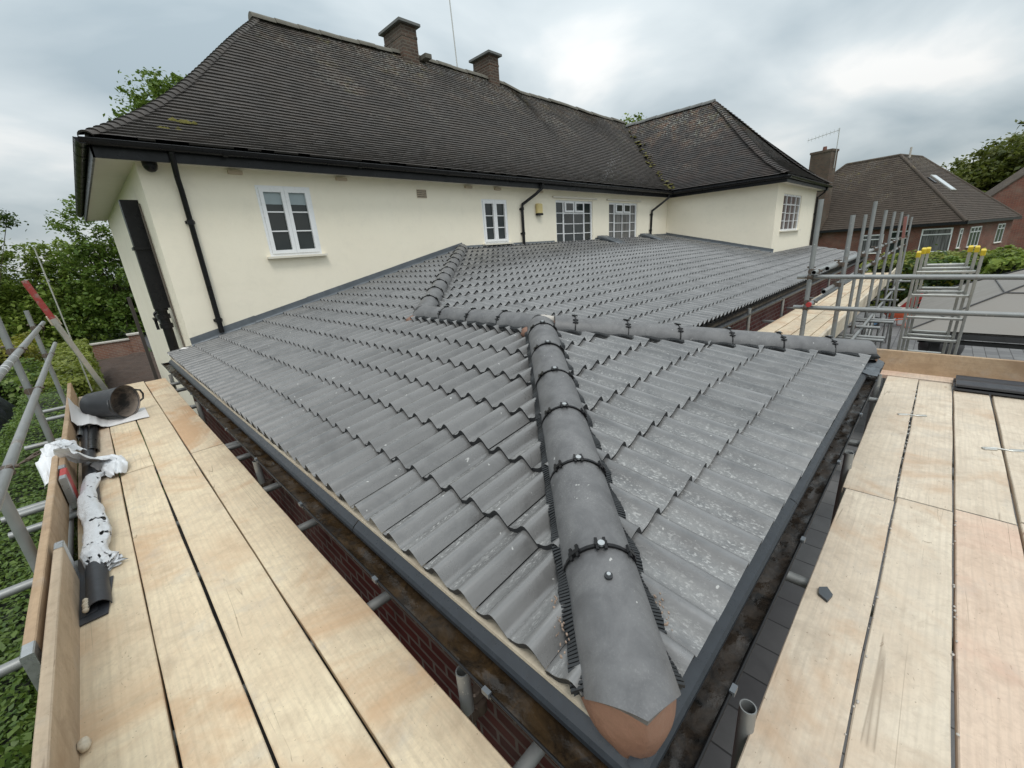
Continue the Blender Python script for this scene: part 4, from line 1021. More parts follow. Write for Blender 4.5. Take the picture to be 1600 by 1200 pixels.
# adhesive tape rings on the top rail
q = MB()
for y in (-3.05,-2.93,-2.7,-2.35): q.tube((XL,y-.012,.565),(XL,y+.012,.565),TR+.0012,18,cap=False)
q.build('tape_ring','white_upvc',sl_)
# --- near right scaffold (runs along X beside the front eave)
sr_ = thing('scaffold', (5.2,-7.5,G), 'galvanised tube scaffold frame at the right, its two level rails crossing the aluminium ladders', 'scaffold')
for x, y, top in ((.49,-7.168,-.285),(2.52,-7.150,-.265),(4.42,-7.12,-.25)): tubepart('standard', (x,y,G), (x,y,top), sr_)
for x in (1.35,2.9,4.2,3.1): tubepart('transom', (x,-6.96,ZB-.065), (x,-8.9,ZB-.065), sr_)
tubepart('ledger', (.1,-7.30,ZB-.118), (5.1,-7.30,ZB-.118), sr_); tubepart('ledger', (.1,-8.75,ZB-.118), (5.3,-8.75,ZB-.118), sr_)
tubepart('standard', (5.2,-6.33,G), (5.2,-6.33,1.385), sr_)
tubepart('guard_rail', (5.25,-6.20,.572), (5.25,-9.3,.55), sr_); tubepart('guard_rail', (5.25,-6.20,.225), (5.25,-9.3,.225), sr_)
for z in (.572,.225): coupler((5.225,-6.33,z), (0,0,1), (0,1,0), sr_)
for z in (.635,.29): tubepart('guard_rail', (5.06 if z<.5 else 5.04,-6.385,z), (9.4,-6.42,z+.02), sr_); coupler((5.2,-6.36,z), (0,0,1), (1,0,0), sr_)
tubepart('standard', (5.3,-8.9,G), (5.3,-8.9,1.2), sr_)
q = MB(); q.tube((5.05,-6.385,.29),(5.02,-6.385,.29),.027,12); q.build('rail_cap','red_paint',sr_)
# --- far scaffold along the back eave
sf_ = thing('scaffold', (10,-6.5,G), 'far tube scaffold along the back eave, its uprights seen against the brick bungalow', 'scaffold')
for x, top in ((5.87,1.21),(7.72,1.40),(9.35,1.30),(10.95,1.29),(12.8,1.30),(14.8,1.25),(16.6,1.2)): 
    tubepart('standard', (x,-6.54,G), (x,-6.54,top), sf_)
    tubepart('transom', (x+.12,-5.25,ZB-.065), (x+.12,-6.86,ZB-.065), sf_); coupler((x+.06,-6.54,ZB-.065),(0,0,1),(0,1,0),sf_)
    for z in (.66,.42): coupler((x,-6.50,z), (0,0,1), (1,0,0), sf_)
for x, top in ((6.45,.10),(8.4,.02),(10.5,.02),(12.8,.02)): tubepart('standard', (x,-5.40,G), (x,-5.40,top-.1), sf_)
tubepart('standard', (6.38,-6.60,-.37), (6.38,-6.60,1.21), sf_, r=.018)
tubepart('guard_rail', (5.3,-6.46,.655), (14.5,-6.46,.66), sf_); tubepart('guard_rail', (5.3,-6.46,.40), (17.0,-6.46,.43), sf_)
tubepart('ledger', (5.6,-6.62,ZB-.118), (17.2,-6.62,ZB-.118), sf_)
tubepart('brace', (8.0,-6.62,-2.2), (9.3,-6.60,-.5), sf_); tubepart('brace', (9.8,-6.62,-.5), (7.9,-6.64,-2.3), sf_, r=.02)
for x in (7.4,7.6,9.0,9.2,10.7): tubepart('transom', (x,-6.2,ZB-.17), (x,-6.95,ZB-.17), sf_)

# --- boards
def board(p0, p1, z=ZB, name='scaffold_board', mat='scaffold_wood', label='', group=None, bands=True, th=.038, seed=0):
    """flat board covering the rectangle p0..p1 (top at z), slightly warped, rounded worn corners, steel end bands"""
    (x0,y0),(x1,y1) = p0, p1; x0,x1 = min(x0,x1),max(x0,x1); y0,y1 = min(y0,y1),max(y0,y1)
    along_x = (x1-x0) > (y1-y0); rs = random.Random(seed); L = (x1-x0) if along_x else (y1-y0); Wd = (y1-y0) if along_x else (x1-x0)
    n = 24; mb = MB(); rings = []; ph = rs.uniform(0,6)
    for i in range(n+1):
        s = L*i/n; wob = .0016*math.sin(s*2.1+ph)+.001*math.sin(s*6.3+ph*2); dz = .0015*math.sin(s*1.3+ph)
        b = .0035; prof = [(b,0),(Wd-b,0),(Wd,-b),(Wd,-th),(0,-th),(0,-b)]
        r = []
        for (a, h) in prof:
            e_ = .0012*nz(s*4,a*9,seed,1)
            if along_x: r.append(Vector((x0+s, y0+a+wob+(e_ if a in (0,Wd) else 0), z+h+dz)))
            else: r.append(Vector((x0+a+wob+(e_ if a in (0,Wd) else 0), y0+s, z+h+dz)))
        rings.append(r)
    mb.loft(rings, closed=True, smooth=False, caps=True)
    o = mb.build(name, mat)
    tag(o, label, 'board', group)
    if bands:
        for s in (0, 1):
            q = MB()
            if along_x:
                xx = x0-.001 if s == 0 else x1+.001
                q.box((xx-.0006,y0+.008,z-th+.002),(xx+.0006,y1-.008,z-.003)); 
            else:
                yy = y0-.001 if s == 0 else y1+.001
                q.box((x0+.008,yy-.0006,z-th+.002),(x1-.008,yy+.0006,z-.003))
            q.build('end_band', 'bright_band', o)
    return o
GL = 'scaffold boards laid along the left eave'; GR_ = 'scaffold boards laid along the front eave'; GF = 'scaffold boards laid along the far eave'
board((-.325,-3.062),(-.088,.62), label='pale board beside the left gutter ending at the house corner, the far one of two', group=GL, seed=1, mat='scaffold_wood_y')
board((-.325,-7.15),(-.085,-3.070), label='clean pale foreground board beside the left gutter, next to the open tube end', group=GL, seed=2, mat='scaffold_wood_y')
board((-.570,-7.9),(-.334,.70), label='long unbroken board second from the left gutter, foreground to house', group=GL, seed=3, mat='scaffold_wood_y')
board((-.786,-3.062),(-.578,.62), label='board lying under the black bucket mouth, third from the left gutter at the far end', group=GL, seed=4, mat='scaffold_wood_y')
board((-.786,-7.9),(-.582,-3.070), label='orange-tinted foreground board with brown stain, third from the left gutter', group=GL, seed=5, mat='scaffold_wood_y')
board((-1.022,-3.062),(-.795,.50), label='outermost far board of the left platform, under the white sheet', group=GL, seed=6, mat='stained_wood_y')
board((-1.022,-7.9),(-.794,-3.070), label='outermost foreground board of the left platform, wet brown stain beside the torn white plastic', group=GL, seed=7, mat='scaffold_wood_y')
# right platform
def rboard(x0, x1, y0, y1, label, seed, mat='scaffold_wood_grey'): return board((x0,y0),(x1,y1), label=label, group=GR_, seed=seed, mat=mat)
rboard(-1.4,2.235,-7.396,-7.183,'foreground board next to the front gutter, with the small dark slate chip lying on it',11)
rboard(-1.4,2.290,-7.622,-7.404,'foreground board with long curved grain and a crack, second from the front gutter',12)
rboard(-1.4,2.330,-7.850,-7.634,'pink-tinged foreground board, third from the front gutter',13,'pink_wood')
rboard(-1.4,2.37,-8.085,-7.862,'fourth foreground board from the front gutter, cut by the right photo edge',14)
rboard(2.247,4.86,-7.392,-7.165,'far right-platform board beside the gutter and a short upright tube',15)
rboard(2.302,4.84,-7.622,-7.402,'far right-platform board joined by a steel clip to its gutterside neighbour',16)
rboard(2.342,4.82,-7.848,-7.634,'far right-platform board ending beneath the two dark trim lengths',17)
rboard(2.382,4.80,-8.085,-7.864,'far board at the right edge of the photo, with a steel clip at its side',18)
board((4.875,-9.0),(5.055,-7.02), z=ZB+.006, label='narrow pinkish board laid crosswise at the end of the right platform', group=None, seed=19, mat='pink_wood')
board((2.9,-6.99-.16),(4.86,-7.155), z=ZB-.004, label='narrow strip board between the front gutter and the far boards', seed=20, name='scaffold_board') if False else None
# far platform
for i, (x0, x1, lab) in enumerate(((4.6,8.5,'near'),(8.51,12.4,'middle'),(12.41,16.9,'far'))):
    for k in range(4):
        y1 = -5.50-.235*k
        board((x0,y1-.222),(x1,y1), label='%s length of pale board on the far platform, %s' % (lab, ('against the back gutter','second from the back gutter','second from its white toe board','against its white toe board')[k]), group=GF, seed=30+i*4+k, bands=False)
# toe boards
def toeboard(p0, p1, zt, h=.225, th=.036, mat='toe_wood', label='', along='y', band=None, bandmat='bright_band', lean=0, group=None, seed=1):
    rings = []; p0 = Vector((*p0,0)); p1 = Vector((*p1,0)); d = (p1-p0).normalized(); sd_ = Vector((-d.y,d.x,0)); L = (p1-p0).length; n = 20; mb = MB()
    for i in range(n+1):
        s = L*i/n; c = p0+d*s+Vector((0,0,zt)); wv = .003*math.sin(s*1.7+seed)+.0015*nz(s*5,seed,0); b = .004
        rings.append([c+sd_*(x+lean*(z/h)+wv)+Vector((0,0,z+.0015*nz(s*6,seed+5,0))) for x, z in ((-th/2+b,0),(th/2-b,0),(th/2,-b),(th/2,-h),(-th/2,-h),(-th/2,-b))])
    mb.loft(rings, closed=True, smooth=False, caps=True); o = mb.build('toe_board', mat); tag(o, label, 'toe board', group)
    for e_ in (0, 1):
        if band is None or e_ not in band: continue
        a = 0 if e_ == 0 else n; c = rings[a]; dd = d if e_ == 0 else -d; q = MB()
        out_ = [v+(v-(c[0]+c[3])/2).normalized()*.002-dd*.0015 for v in c]; inn = [v+dd*.075 for v in out_]
        q.loft([out_, inn], closed=True, smooth=False); q.add(out_, [tuple(range(6))]); q.build('end_band', bandmat, o)
    return o
toeboard((-1.045,-3.18),(-1.045,.42),-.150,label='weathered toe board at the far end of the left platform beside the bucket',band=(0,),bandmat='bright_band',seed=1)
toeboard((-1.085,-5.30),(-1.085,-2.72),-.142,label='brown toe board of the left platform, outside the torn white plastic wrap',band=(0,),seed=2)
toeboard((-1.035,-8.2),(-1.030,-4.42),-.148,mat='toe_wood_near',label='thick yellowish toe board nearest the camera on the left platform',band=(1,),seed=3)
q = toeboard((-1.040,-3.42),(-1.040,-3.19),-.150,label='short toe board end painted red beside the torn white plastic',mat='red_paint',band=(0,),bandmat='bright_band',seed=4)
toeboard((5.075,-9.0),(5.075,-6.93),-.150,mat='toe_wood',label='tan toe board standing at the end of the right platform behind the dark tiles',seed=5)
toeboard((4.7,-6.465),(8.6,-6.465),-.155,mat='toe_wood_pale',label='near pale toe board along the outside of the far platform',seed=6)
toeboard((8.62,-6.465),(12.6,-6.465),-.155,mat='toe_wood_pale',label='middle pale toe board along the outside of the far platform',seed=7)
toeboard((12.62,-6.465),(16.8,-6.465),-.155,mat='toe_wood_pale',label='farthest pale toe board along the outside of the far platform',seed=8)
# steel clips on the right platform, wire clip on the toe board
def boardclip(x, y, rot, label, sc=1.0):
    q = MB(); ca, sa = math.cos(rot), math.sin(rot); z = ZB+.004
    P = lambda a, b: Vector((x+(a*ca-b*sa)*sc, y+(a*sa+b*ca)*sc, z))
    q.path([P(-.005,.09),P(.012,.085),P(.016,.03),P(.0,-.0),P(-.016,-.03),P(-.012,-.085),P(.005,-.09)],.0055*sc,6)
    q.obox(P(.004,.06),(ca,sa,0),(-sa,ca,0),(0,0,1),.014*sc,.03*sc,.003,.001); q.obox(P(-.004,-.06),(ca,sa,0),(-sa,ca,0),(0,0,1),.014*sc,.03*sc,.003,.001)
    tag(q.build('board_clip','aluminium'), label, 'clip', 'steel clips joining the boards')
boardclip(3.75,-7.398,.5,'small steel clip over the gap nearer the gutter')
boardclip(3.35,-7.856,.5,'larger rusty steel clip over the gap nearer the right edge of the photo',1.15)
q = MB(); q.path([(-1.30,-2.60,-.20),(-1.18,-2.62,-.16),(-1.08,-2.62,-.135),(-1.01,-2.62,-.14),(-1.0,-2.62,-.20)],.007,6); q.path([(-1.32,-2.55,-.22),(-1.2,-2.58,-.15),(-1.06,-2.57,-.128)],.006,6); q.tube((-1.25,-2.63,-.18),(-1.2,-2.55,-.17),.013,8)
q.build('toe_board_clip','rusty_coupler',sl_)
q = MB(); q.prism([(1.20,-7.262),(1.25,-7.272),(1.285,-7.247),(1.262,-7.222),(1.222,-7.228)], ZB+.002, ZB+.014); tag(q.build('slate_chip','slate_chip'), 'small dark grey tile chip lying on the right foreground board', 'tile chip')

for gi, (x0, x1, yy) in enumerate(((-.3,2.2,-7.400),(-.2,2.25,-7.628),(2.35,4.7,-7.397))):
    q = MB(); rs = random.Random(40+gi)
    for k in range(26):
        r = rs.uniform(.002,.0055); blob(q, (rs.uniform(x0,x1), yy+rs.uniform(-.008,.008), ZB+.002), r*rs.uniform(1,1.8), r, r*.8, k, n=6, m=4)
    tag(q.build('grit','mortar_grey'), ('pale grit caught in the gap beside the slate chip board','pale grit caught in the gap beside the pink-tinged board','pale grit caught in the gap below the small steel clip')[gi], 'grit', kind='stuff')
# ================================================================== CLUTTER ON THE LEFT PLATFORM
# flexible bucket lying on its side
def bucket():
    th_ = thing('bucket', (-.80,-1.15,ZB), 'black flexible rubber bucket lying on its side with mortar-caked inside', 'bucket')
    A = Vector((-.875,-1.03,ZB+.174)); B = Vector((-.60,-1.26,ZB+.188)); d = (B-A).normalized(); s = d.cross(Vector((0,0,1))).normalized(); u_ = s.cross(d)
    def ring(c, r, sq=1.0, sh=0, n=28, dent=0): return [c+s*(r*math.cos(a))+u_*(r*sq*math.sin(a)*(1-dent*max(0,math.sin(a))**2)) +d*(sh*math.cos(a)) for a in [2*PI*k/n for k in range(n)]]
    L = (B-A).length
    mb = MB(); prof = [(0,.0),(0,.132),(.02,.146),(.15,.156),(.32,.168),(.44,.176),(.485,.181),(.492,.190),(.50,.190)]
    mb.loft([ring(A+d*(p*L/.49), r, .95, .0, dent=.06) for p, r in prof], closed=True)
    mb.build('bucket_body','black_rubber',th_)
    m2 = MB(); m2.loft([ring(A+d*(p*L/.49), r, .95, dent=.06) for p, r in ((.50,.186),(.44,.171),(.25,.158),(.03,.139),(.02,.001))], closed=True); m2.build('bucket_lining','bucket_inside',th_)
    for sg in (1,-1):
        h = MB(); c = B+s*sg*.188
        h.path([c-u_*.07*1+s*sg*-.004-d*.01, c+s*sg*.035-u_*.05+d*.01, c+s*sg*.05+d*.015, c+s*sg*.035+u_*.05+d*.01, c+u_*.07-s*sg*.004-d*.01],.010,8); h.build('handle','black_rubber',th_)
bucket()
# white membrane sheet curling under the bucket
def sheet():
    mb = MB(); n, m = 44, 18; vs = []
    prof = [(0,.205),(.05,.135),(.10,.118),(.18,.116),(.26,.085),(.34,.030),(.42,.008),(.6,.006),(.8,.010),(1,.006)]
    def pz(u):
        for (a, za), (b, zb) in zip(prof[:-1], prof[1:]):
            if u <= b: f = (u-a)/(b-a); f = f*f*(3-2*f); return za+(zb-za)*f
        return .006
    for i in range(n+1):
        for j in range(m+1):
            u, v = i/n, j/m
            x = -1.020+.56*u; y = -1.00-.62*v+.16*u*v+.05*math.sin(u*4)*v
            z = ZB+.004+pz(u)*(1-.12*v)+(.10*(1-v)*max(0,1-u/.16))+.005*nz(u*5,v*5,0)
            vs.append(Vector((x, y, z)))
    mb.add(vs, [(i*(m+1)+j,(i+1)*(m+1)+j,(i+1)*(m+1)+j+1,i*(m+1)+j+1) for i in range(n) for j in range(m)], True)
    mb.add([v-Vector((0,0,.004)) for v in vs], [(i*(m+1)+j,i*(m+1)+j+1,(i+1)*(m+1)+j+1,(i+1)*(m+1)+j) for i in range(n) for j in range(m)], True)
    tag(mb.build('membrane_sheet','white_membrane'), 'curled white membrane sheet lying under the black bucket', 'sheet')
sheet()
# dark plastic gutter lengths lying along the toe board
def halfpipe(name, a, b, r, label, rot=0, cat='gutter length', up=True, mat='black_plastic'):
    a = Vector(a); b = Vector(b); d = (b-a).normalized(); s = d.cross(Vector((0,0,1))).normalized(); u_ = s.cross(d); mb = MB(); n = 12
    f = lambda c, rr: [c+s*(rr*math.cos(t_+rot))+u_*(rr*math.sin(t_+rot)*(1 if up else -1)) for t_ in [PI*1.02*k/n for k in range(n+1)]]
    mb.loft([f(a,r),f(b,r)]); mb.loft([f(b,r-.004),f(a,r-.004)]); mb.loft([f(a,r),f(a,r-.004)], smooth=False); mb.loft([f(b,r-.004),f(b,r)], smooth=False)
    return tag(mb.build(name, mat), label, cat)
halfpipe('gutter_length', (-.945,-4.84,ZB+.012), (-.955,-1.5,ZB+.014), .045, 'dark grey gutter length along the left toe board, wrapped in torn white plastic', mat='dark_tile_stack')
q = MB(); q.obox((-.985,-4.55,ZB+.010),(1,0,.12),(0,1,0),(0,0,1),.035,.30,.004); q.obox((-.955,-4.74,ZB+.006),(1,0,0),(.1,1,0),(0,0,1),.052,.16,.003); tag(q.build('plastic_sheet','dark_tile_stack'),'flat dark grey plastic offcut under the open gutter end','offcut')
q = MB()
for i in range(5): blob(q, (-.985+.002*(i%2), -4.85+.020*i, ZB+.040+.002*(i%3)), .012,.011,.012, i+3)
tag(q.build('mortar_lumps','toe_wood_pale'),'row of small tan mortar lumps on the open end of the gutter length','mortar')['kind'] = 'stuff'
q = MB(); q.tube((-1.0,-1.75,ZB+.05),(-.99,-1.0,ZB+.05),.022,12,hollow=True); tag(q.build('steel_rod','bright_band'),'short shiny steel rod lying beside the toe board under the white sheet','rod')
halfpipe('gutter_length', (-.93,-2.3,ZB+.012), (-.90,-.55,ZB+.014), .05, 'short dark gutter length passing under the bucket and white sheet', mat='black_plastic')
q = MB(); blob(q, (-1.0,-5.62,ZB+.02), .018,.025,.02, 9); tag(q.build('wood_lump','toe_wood_pale'),'small tan lump in the gap at the foot of the nearest toe board','lump')
# torn white polythene wrapped round the gutter length
def poly_wrap():
    mb = MB(); n, m = 150, 44; rs = random.Random(4)
    rings = []
    for i in range(n+1):
        t_ = i/n; y = -4.34+1.28*t_; cx = -.945+.020*math.sin(t_*7); ring = []
        r = .054+.008*math.sin(t_*5+.5)+.014*nz(t_*7,1,1)
        for k in range(m):
            a = 2*PI*k/m; q_ = 1+.20*nz(math.cos(a)*1.3,math.sin(a)*1.3,t_*6,1.2,3)+.16*(.25-abs(nz(math.cos(a)*2.2+t_*3,math.sin(a)*2.2,t_*9,1.3,7)))+.07*(.25-abs(nz(math.cos(a)*5,math.sin(a)*5-t_*6,t_*24,1.3,9)))
            x = cx+r*q_*math.cos(a)*.96; z = ZB+.050+r*q_*math.sin(a)*.62
            ring.append(Vector((x, y+.02*nz(a,t_*8,2,1.5), max(ZB+.004, z))))
        rings.append(ring)
    vs = [v for r in rings for v in r]; fs = []
    for i in range(n):
        for k in range(m):
            a = 2*PI*k/m; h = nz(math.cos(a)*2.6,math.sin(a)*2.6,i/n*6,1.5,11)+.25*nz(math.cos(a)*9,math.sin(a)*9,i/n*40,1.5,15)
            fs.append((i*m+k, i*m+(k+1)%m, (i+1)*m+(k+1)%m, (i+1)*m+k))
    mb.add(vs, fs, True)
    # ragged skirts at both ends
    for (y0, sg, L) in ((-4.34,-1,.16),(-3.06,1,.10)):
        base = rings[0] if sg < 0 else rings[-1]; rr = [base]
        for s in range(1,6):
            rr.append([p+Vector((nz(k*.4,s*.5,1,1)*.04*s/3+.008*s, sg*L*s/5*(1+.45*nz(k*.45,3,1,1)), -.02*s/2*max(0,(p.z-ZB)/.1)+.012*nz(k,s,4))) for k, p in enumerate(base)])
        vs = [v for r in rr for v in r]; mb.add(vs, [(i*m+k,i*m+(k+1)%m,(i+1)*m+(k+1)%m,(i+1)*m+k) for i in range(5) for k in range(m) if (k+i*2) % 7 or i < 2], True)
    o = mb.build('torn_plastic_wrap','torn_polythene'); tag(o, 'long crumpled torn white plastic wrapping around the dark gutter length', 'plastic wrap')
poly_wrap()
def crumple(name, pts, widths, label, seed, amp=.03, zf=None, mat='white_polythene'):
    """a crumpled ribbon of film following pts"""
    pts = [Vector(p) for p in pts]; n = 60; m = 16; rings = []
    for i in range(n+1):
        t_ = i/n*(len(pts)-1); k = min(int(t_), len(pts)-2); f = t_-k; f = f*f*(3-2*f)
        c = pts[k].lerp(pts[k+1], f); wd = widths[k]*(1-f)+widths[k+1]*f
        d = (pts[k+1]-pts[k]).normalized(); s = d.cross(Vector((0,0,1))).normalized(); ring = []
        for j in range(m+1):
            v = j/m*2-1
            p = c+s*(v*wd)+Vector((nz(i*.07,v*1.2,seed,1)*amp, nz(i*.07,v*1.2,seed+4,1)*amp, (1-v*v)*.035+(.3-abs(nz(i*.10,v*1.8,seed+9,1.3)))*amp*1.6))
            p.z = max(p.z, ZB+.003) if p.x > -1.02 else p.z
            ring.append(p)
        rings.append(ring)
    mb = MB(); mb.loft(rings); mb.loft([[p-Vector((0,0,.003)) for p in r] for r in rings][::-1])
    return tag(mb.build(name, mat), label, 'plastic film')
crumple('plastic_film', [(-1.03,-2.98,-.10),(-.93,-2.86,-.26),(-.84,-2.76,-.32),(-.80,-2.92,-.335),(-.80,-3.12,-.345)], [.07,.10,.10,.075,.03], 'crumpled white plastic film lying on the boards above the torn wrap', 3)
crumple('plastic_film', [(-1.0,-2.72,-.22),(-1.04,-2.66,-.125),(-1.10,-2.72,-.115),(-1.135,-2.85,-.17),(-1.14,-3.1,-.30)], [.09,.085,.07,.06,.03], 'crumpled white plastic film hanging over the outside of the toe board', 8, .03)
q = MB(); q.obox((.10,.80,ZB-.02),(1,.2,0),(-.2,1,0),(0,0,1),.07,.035,.025,.008); tag(q.build('plastic_block','white_upvc'),'small white block at the foot of the house corner beyond the left boards','block')

# dark tile stack
for k, (dx_, z) in enumerate(((0,0),(.012,.034))):
    mb = MB(); n = 30; rings = []
    for y in (-7.625-dx_, -9.0):
        rr = []
        for i in range(n+1):
            a = i/n; x = 4.60+.34*a; rr.append(Vector((x, y, ZB+z+.016+.016*(.5+.5*math.cos(2*PI*a*2.0)))))
        for i in range(n,-1,-1):
            a = i/n; x = 4.60+.34*a; rr.append(Vector((x, y, ZB+z+.002+.012*(.5+.5*math.cos(2*PI*a*2.0)))))
        rings.append(rr)
    mb.loft(rings, closed=True, smooth=False, caps=True)
    tag(mb.build('ridge_trim','dark_tile_stack'), ('lower of the two dark grey plastic trim lengths on the crosswise board','upper of the two dark grey plastic trim lengths on the crosswise board')[k], 'trim length', 'dark trim lengths at the end of the right platform')

# ================================================================== LADDERS
def ladder(base, top, ydir, width, n, nameL, label, cap=None, mat='aluminium', tipmat=None, rung0=0, group=None, tiplen=.5, sw=.032, sd=.013):
    base = Vector(base); top = Vector(top); d = (top-base).normalized(); s = Vector(ydir).normalized(); nn = d.cross(s).normalized(); L = (top-base).length
    t_ = thing('ladder', base, label, 'ladder', group)
    for sg in (-1,1):
        q = MB(); c = (base+top)/2+s*sg*width/2
        q.obox(c, s, nn, d, sd, sw, L/2, .004); st = q.build('stile', mat, t_)
        if cap: q = MB(); q.obox(top+s*sg*width/2+d*.012, s, nn, d, sd+.006, sw+.006, .028, .005); q.build('end_cap', cap, st)
        if tipmat: q = MB(); q.obox(top+s*sg*width/2-d*tiplen/2, s, nn, d, sd+.0015, sw+.0015, tiplen/2, .004); q.build('painted_tip', tipmat, st)
    k = 0; z = .18+rung0
    while z < L-.05:
        q = MB(); c = base+d*z; q.obox(c, s, nn, d, width/2-sd, .016, .013, .004); q.build('rung', mat, t_); z += .265
    return t_
GLd = 'nested sections of the aluminium ladder'
for i, (wdt, lab, oz) in enumerate(((.485,'front widest section of the three nested aluminium ladders with yellow end caps',0),(.405,'middle section of the three nested aluminium ladders with yellow end caps',.03),(.325,'rear narrowest section of the three nested aluminium ladders with yellow end caps',.05))):
    ladder((6.62+.075*i,-7.40+.005*i,G), (6.02+.085*i,-7.405+.006*i,.73+oz-.02*(i==2)), (0,1,0), wdt, 11, '', lab, cap='yellow_plastic', group=GLd, rung0=.03*i)
# single stile ladder tied to the far end of the left scaffold
ladder((-.60,1.30,-1.25), (-1.10,1.0,1.13), (-.05,1,-.12), .34, 6, '', 'red tipped aluminium ladder leaning at the far end of the left scaffold', tipmat='worn_red', tiplen=.52, sw=.030)
q = MB(); q.obox((-.985,.98,.62),(1,0,0),(0,1,0),(-.2,0,1),.05,.03,.065,.008); tag(q.build('timber_block','toe_wood_pale'),'small tan block where the top rail meets the red tipped ladder','block')
q = MB(); q.tube((-.93,2.0,-.6),(-.935,2.0,1.60),.009,10); tag(q.build('thin_pole','aluminium'),'thin pale metal pole standing up behind the red tipped ladder','pole')
ladder((11.6,-6.9,G), (10.9,-6.72,1.18), (1,.05,0), .35, 5, '', 'distant ladder with faded red top behind the far scaffold uprights', tipmat='faded_red', tiplen=.40, sw=.022)

# ================================================================== YARD
# gazebo
def gazebo():
    g = thing('gazebo', (10.1,-9.6,G), 'garden gazebo with a beige panelled hip roof on dark metal posts', 'gazebo')
    x0,x1,y1,y0 = 7.80,12.0,-7.20,-12.6; ze, za = -.42, .62; xm = (x0+x1)/2; ya, yb = y1-2.1, y0+2.1
    q = MB(); q.add([(x0,y1,ze),(x1,y1,ze),(xm,ya,za)], [(0,1,2)]); q.add([(x0,y0,ze),(x0,y1,ze),(xm,ya,za),(xm,yb,za)], [(0,1,2,3)]); q.add([(x1,y1,ze),(x1,y0,ze),(xm,yb,za),(xm,ya,za)], [(0,1,2,3)]); q.add([(x1,y0,ze),(x0,y0,ze),(xm,yb,za)], [(0,1,2)])
    q.add([(x0,y1,ze-.02),(x1,y1,ze-.02),(x1,y0,ze-.02),(x0,y0,ze-.02)], [(0,1,2,3)]); q.build('roof','gazebo_panel',g)
    for a, b in (((x0,y1,ze),(xm,ya,za)),((x1,y1,ze),(xm,ya,za)),((x0,y0,ze),(xm,yb,za)),((xm,ya,za),(xm,yb,za))):
        q = MB(); q.tube(Vector(a)+Vector((0,0,.01)),Vector(b)+Vector((0,0,.01)),.012,6); q.build('seam','gazebo_metal',g)
    q = MB(); f = .42; q.tube((x0+(xm-x0)*f,y1-.88,ze+(za-ze)*f+.006),(x0+(xm-x0)*f,y0+.88,ze+(za-ze)*f+.006),.010,6); f=.42
    q.tube((x0+(xm-x0)*f,y1-.88,ze+(za-ze)*f+.006),(x1-(x1-xm)*f,y1-.88,ze+(za-ze)*f+.006),.010,6)
    q.build('seam','gazebo_metal',g)
    for z, o_, h_ in ((ze-.03,.0,.075),(ze-.15,.10,.05)):
        q = MB(); q.box((x0+o_,y0,z-h_),(x0+o_+.09,y1-o_,z)); q.box((x1-.09-o_,y0,z-h_),(x1-o_,y1-o_,z)); q.box((x0+o_,y1-o_-.09,z-h_),(x1-o_,y1-o_,z-.001)); q.build('beam','gazebo_metal',g)
    for (x,y) in ((x0+.3,y1-.3),(x0+.3,y1-1.35),(x1-.3,y1-.3),(x1-.3,y0+.3),(x0+.3,y0+.3),(x0+.3,-10)):
        q = MB(); q.box((x-.05,y-.05,G),(x+.05,y+.05,ze-.1)); q.build('post','gazebo_metal',g)
gazebo()
q = MB(); kc = Vector((15.0,-7.72,0))
rings = [[kc+Vector((r*math.cos(a), r*math.sin(a), z)) for a in [2*PI*k/28 for k in range(28)]] for r, z in ((.15,-2.49),(.33,-2.42),(.42,-2.25),(.44,-2.12),(.41,-1.95),(.30,-1.82),(.12,-1.76),(.05,-1.74),(.05,-1.70),(.01,-1.69))]
q.loft(rings, closed=True); tag(q.build('barbecue','gazebo_metal'), 'round black lidded barbecue on the paving behind the aluminium ladders', 'barbecue')
def barrow(loc, rot, traymat, label, tip=0, group=None, s=1.0):
    t_ = thing('wheelbarrow', loc, label, 'wheelbarrow', group); t_.rotation_euler = (0,0,0)
    Rm = Matrix.Rotation(rot,3,'Z') @ Matrix.Rotation(tip,3,'Y'); P = lambda x,y,z: Vector(loc)+Rm @ (Vector((x,y,z))*s)
    rings = [[P(x*k+.05,y*k,z) for x, y in ((-.42,-.28),(.0,-.31),(.42,-.22),(.46,0),(.42,.22),(0,.31),(-.42,.28),(-.45,0))] for z, k in ((.35,.62),(.45,.8),(.62,1.0),(.635,1.03))]
    q = MB(); q.loft(rings, closed=True, smooth=False); q.add(rings[0],[tuple(range(8))]); q.build('tray',traymat,t_)
    q = MB(); q.loft([[p+Rm@Vector((0,0,.01)) for p in r] for r in rings[::-1]], closed=True, smooth=False); q.add([p+Rm@Vector((0,0,.012)) for p in rings[0]],[tuple(range(7,-1,-1))])
    q.build('tray_lining','mortar_grey',t_)
    for sg in (-1,1):
        q = MB(); q.path([P(-.95,.26*sg,.55),P(-.4,.25*sg,.36),(P(.1,.20*sg,.30)),P(.72,.06*sg,.19)],.017*s,8); q.path([P(-.30,.24*sg,.35),P(-.36,.24*sg,.02),P(-.1,.24*sg,.02),P(-.05,.22*sg,.32)],.015*s,8); q.build('frame',traymat,t_)
    q = MB(); c = P(.72,0,.19); ax = Rm@Vector((0,1,0)); q.tube(c-ax*.045*s,c+ax*.045*s,.19*s,20); wh = q.build('wheel','black_rubber',t_); q = MB(); q.tube(c-ax*.05*s,c+ax*.05*s,.085*s,16); q.build('hub','blue_plastic',wh)
barrow((19.6,-6.62,G), 2.1, 'orange_paint', 'orange wheelbarrow caked with pale mortar standing on the paving left of the ladders')
barrow((22.6,-7.15,G+.25), -1.4, 'red_paint', 'red upended wheelbarrow showing its black wheel, seen through the top of the ladders', tip=-.9)
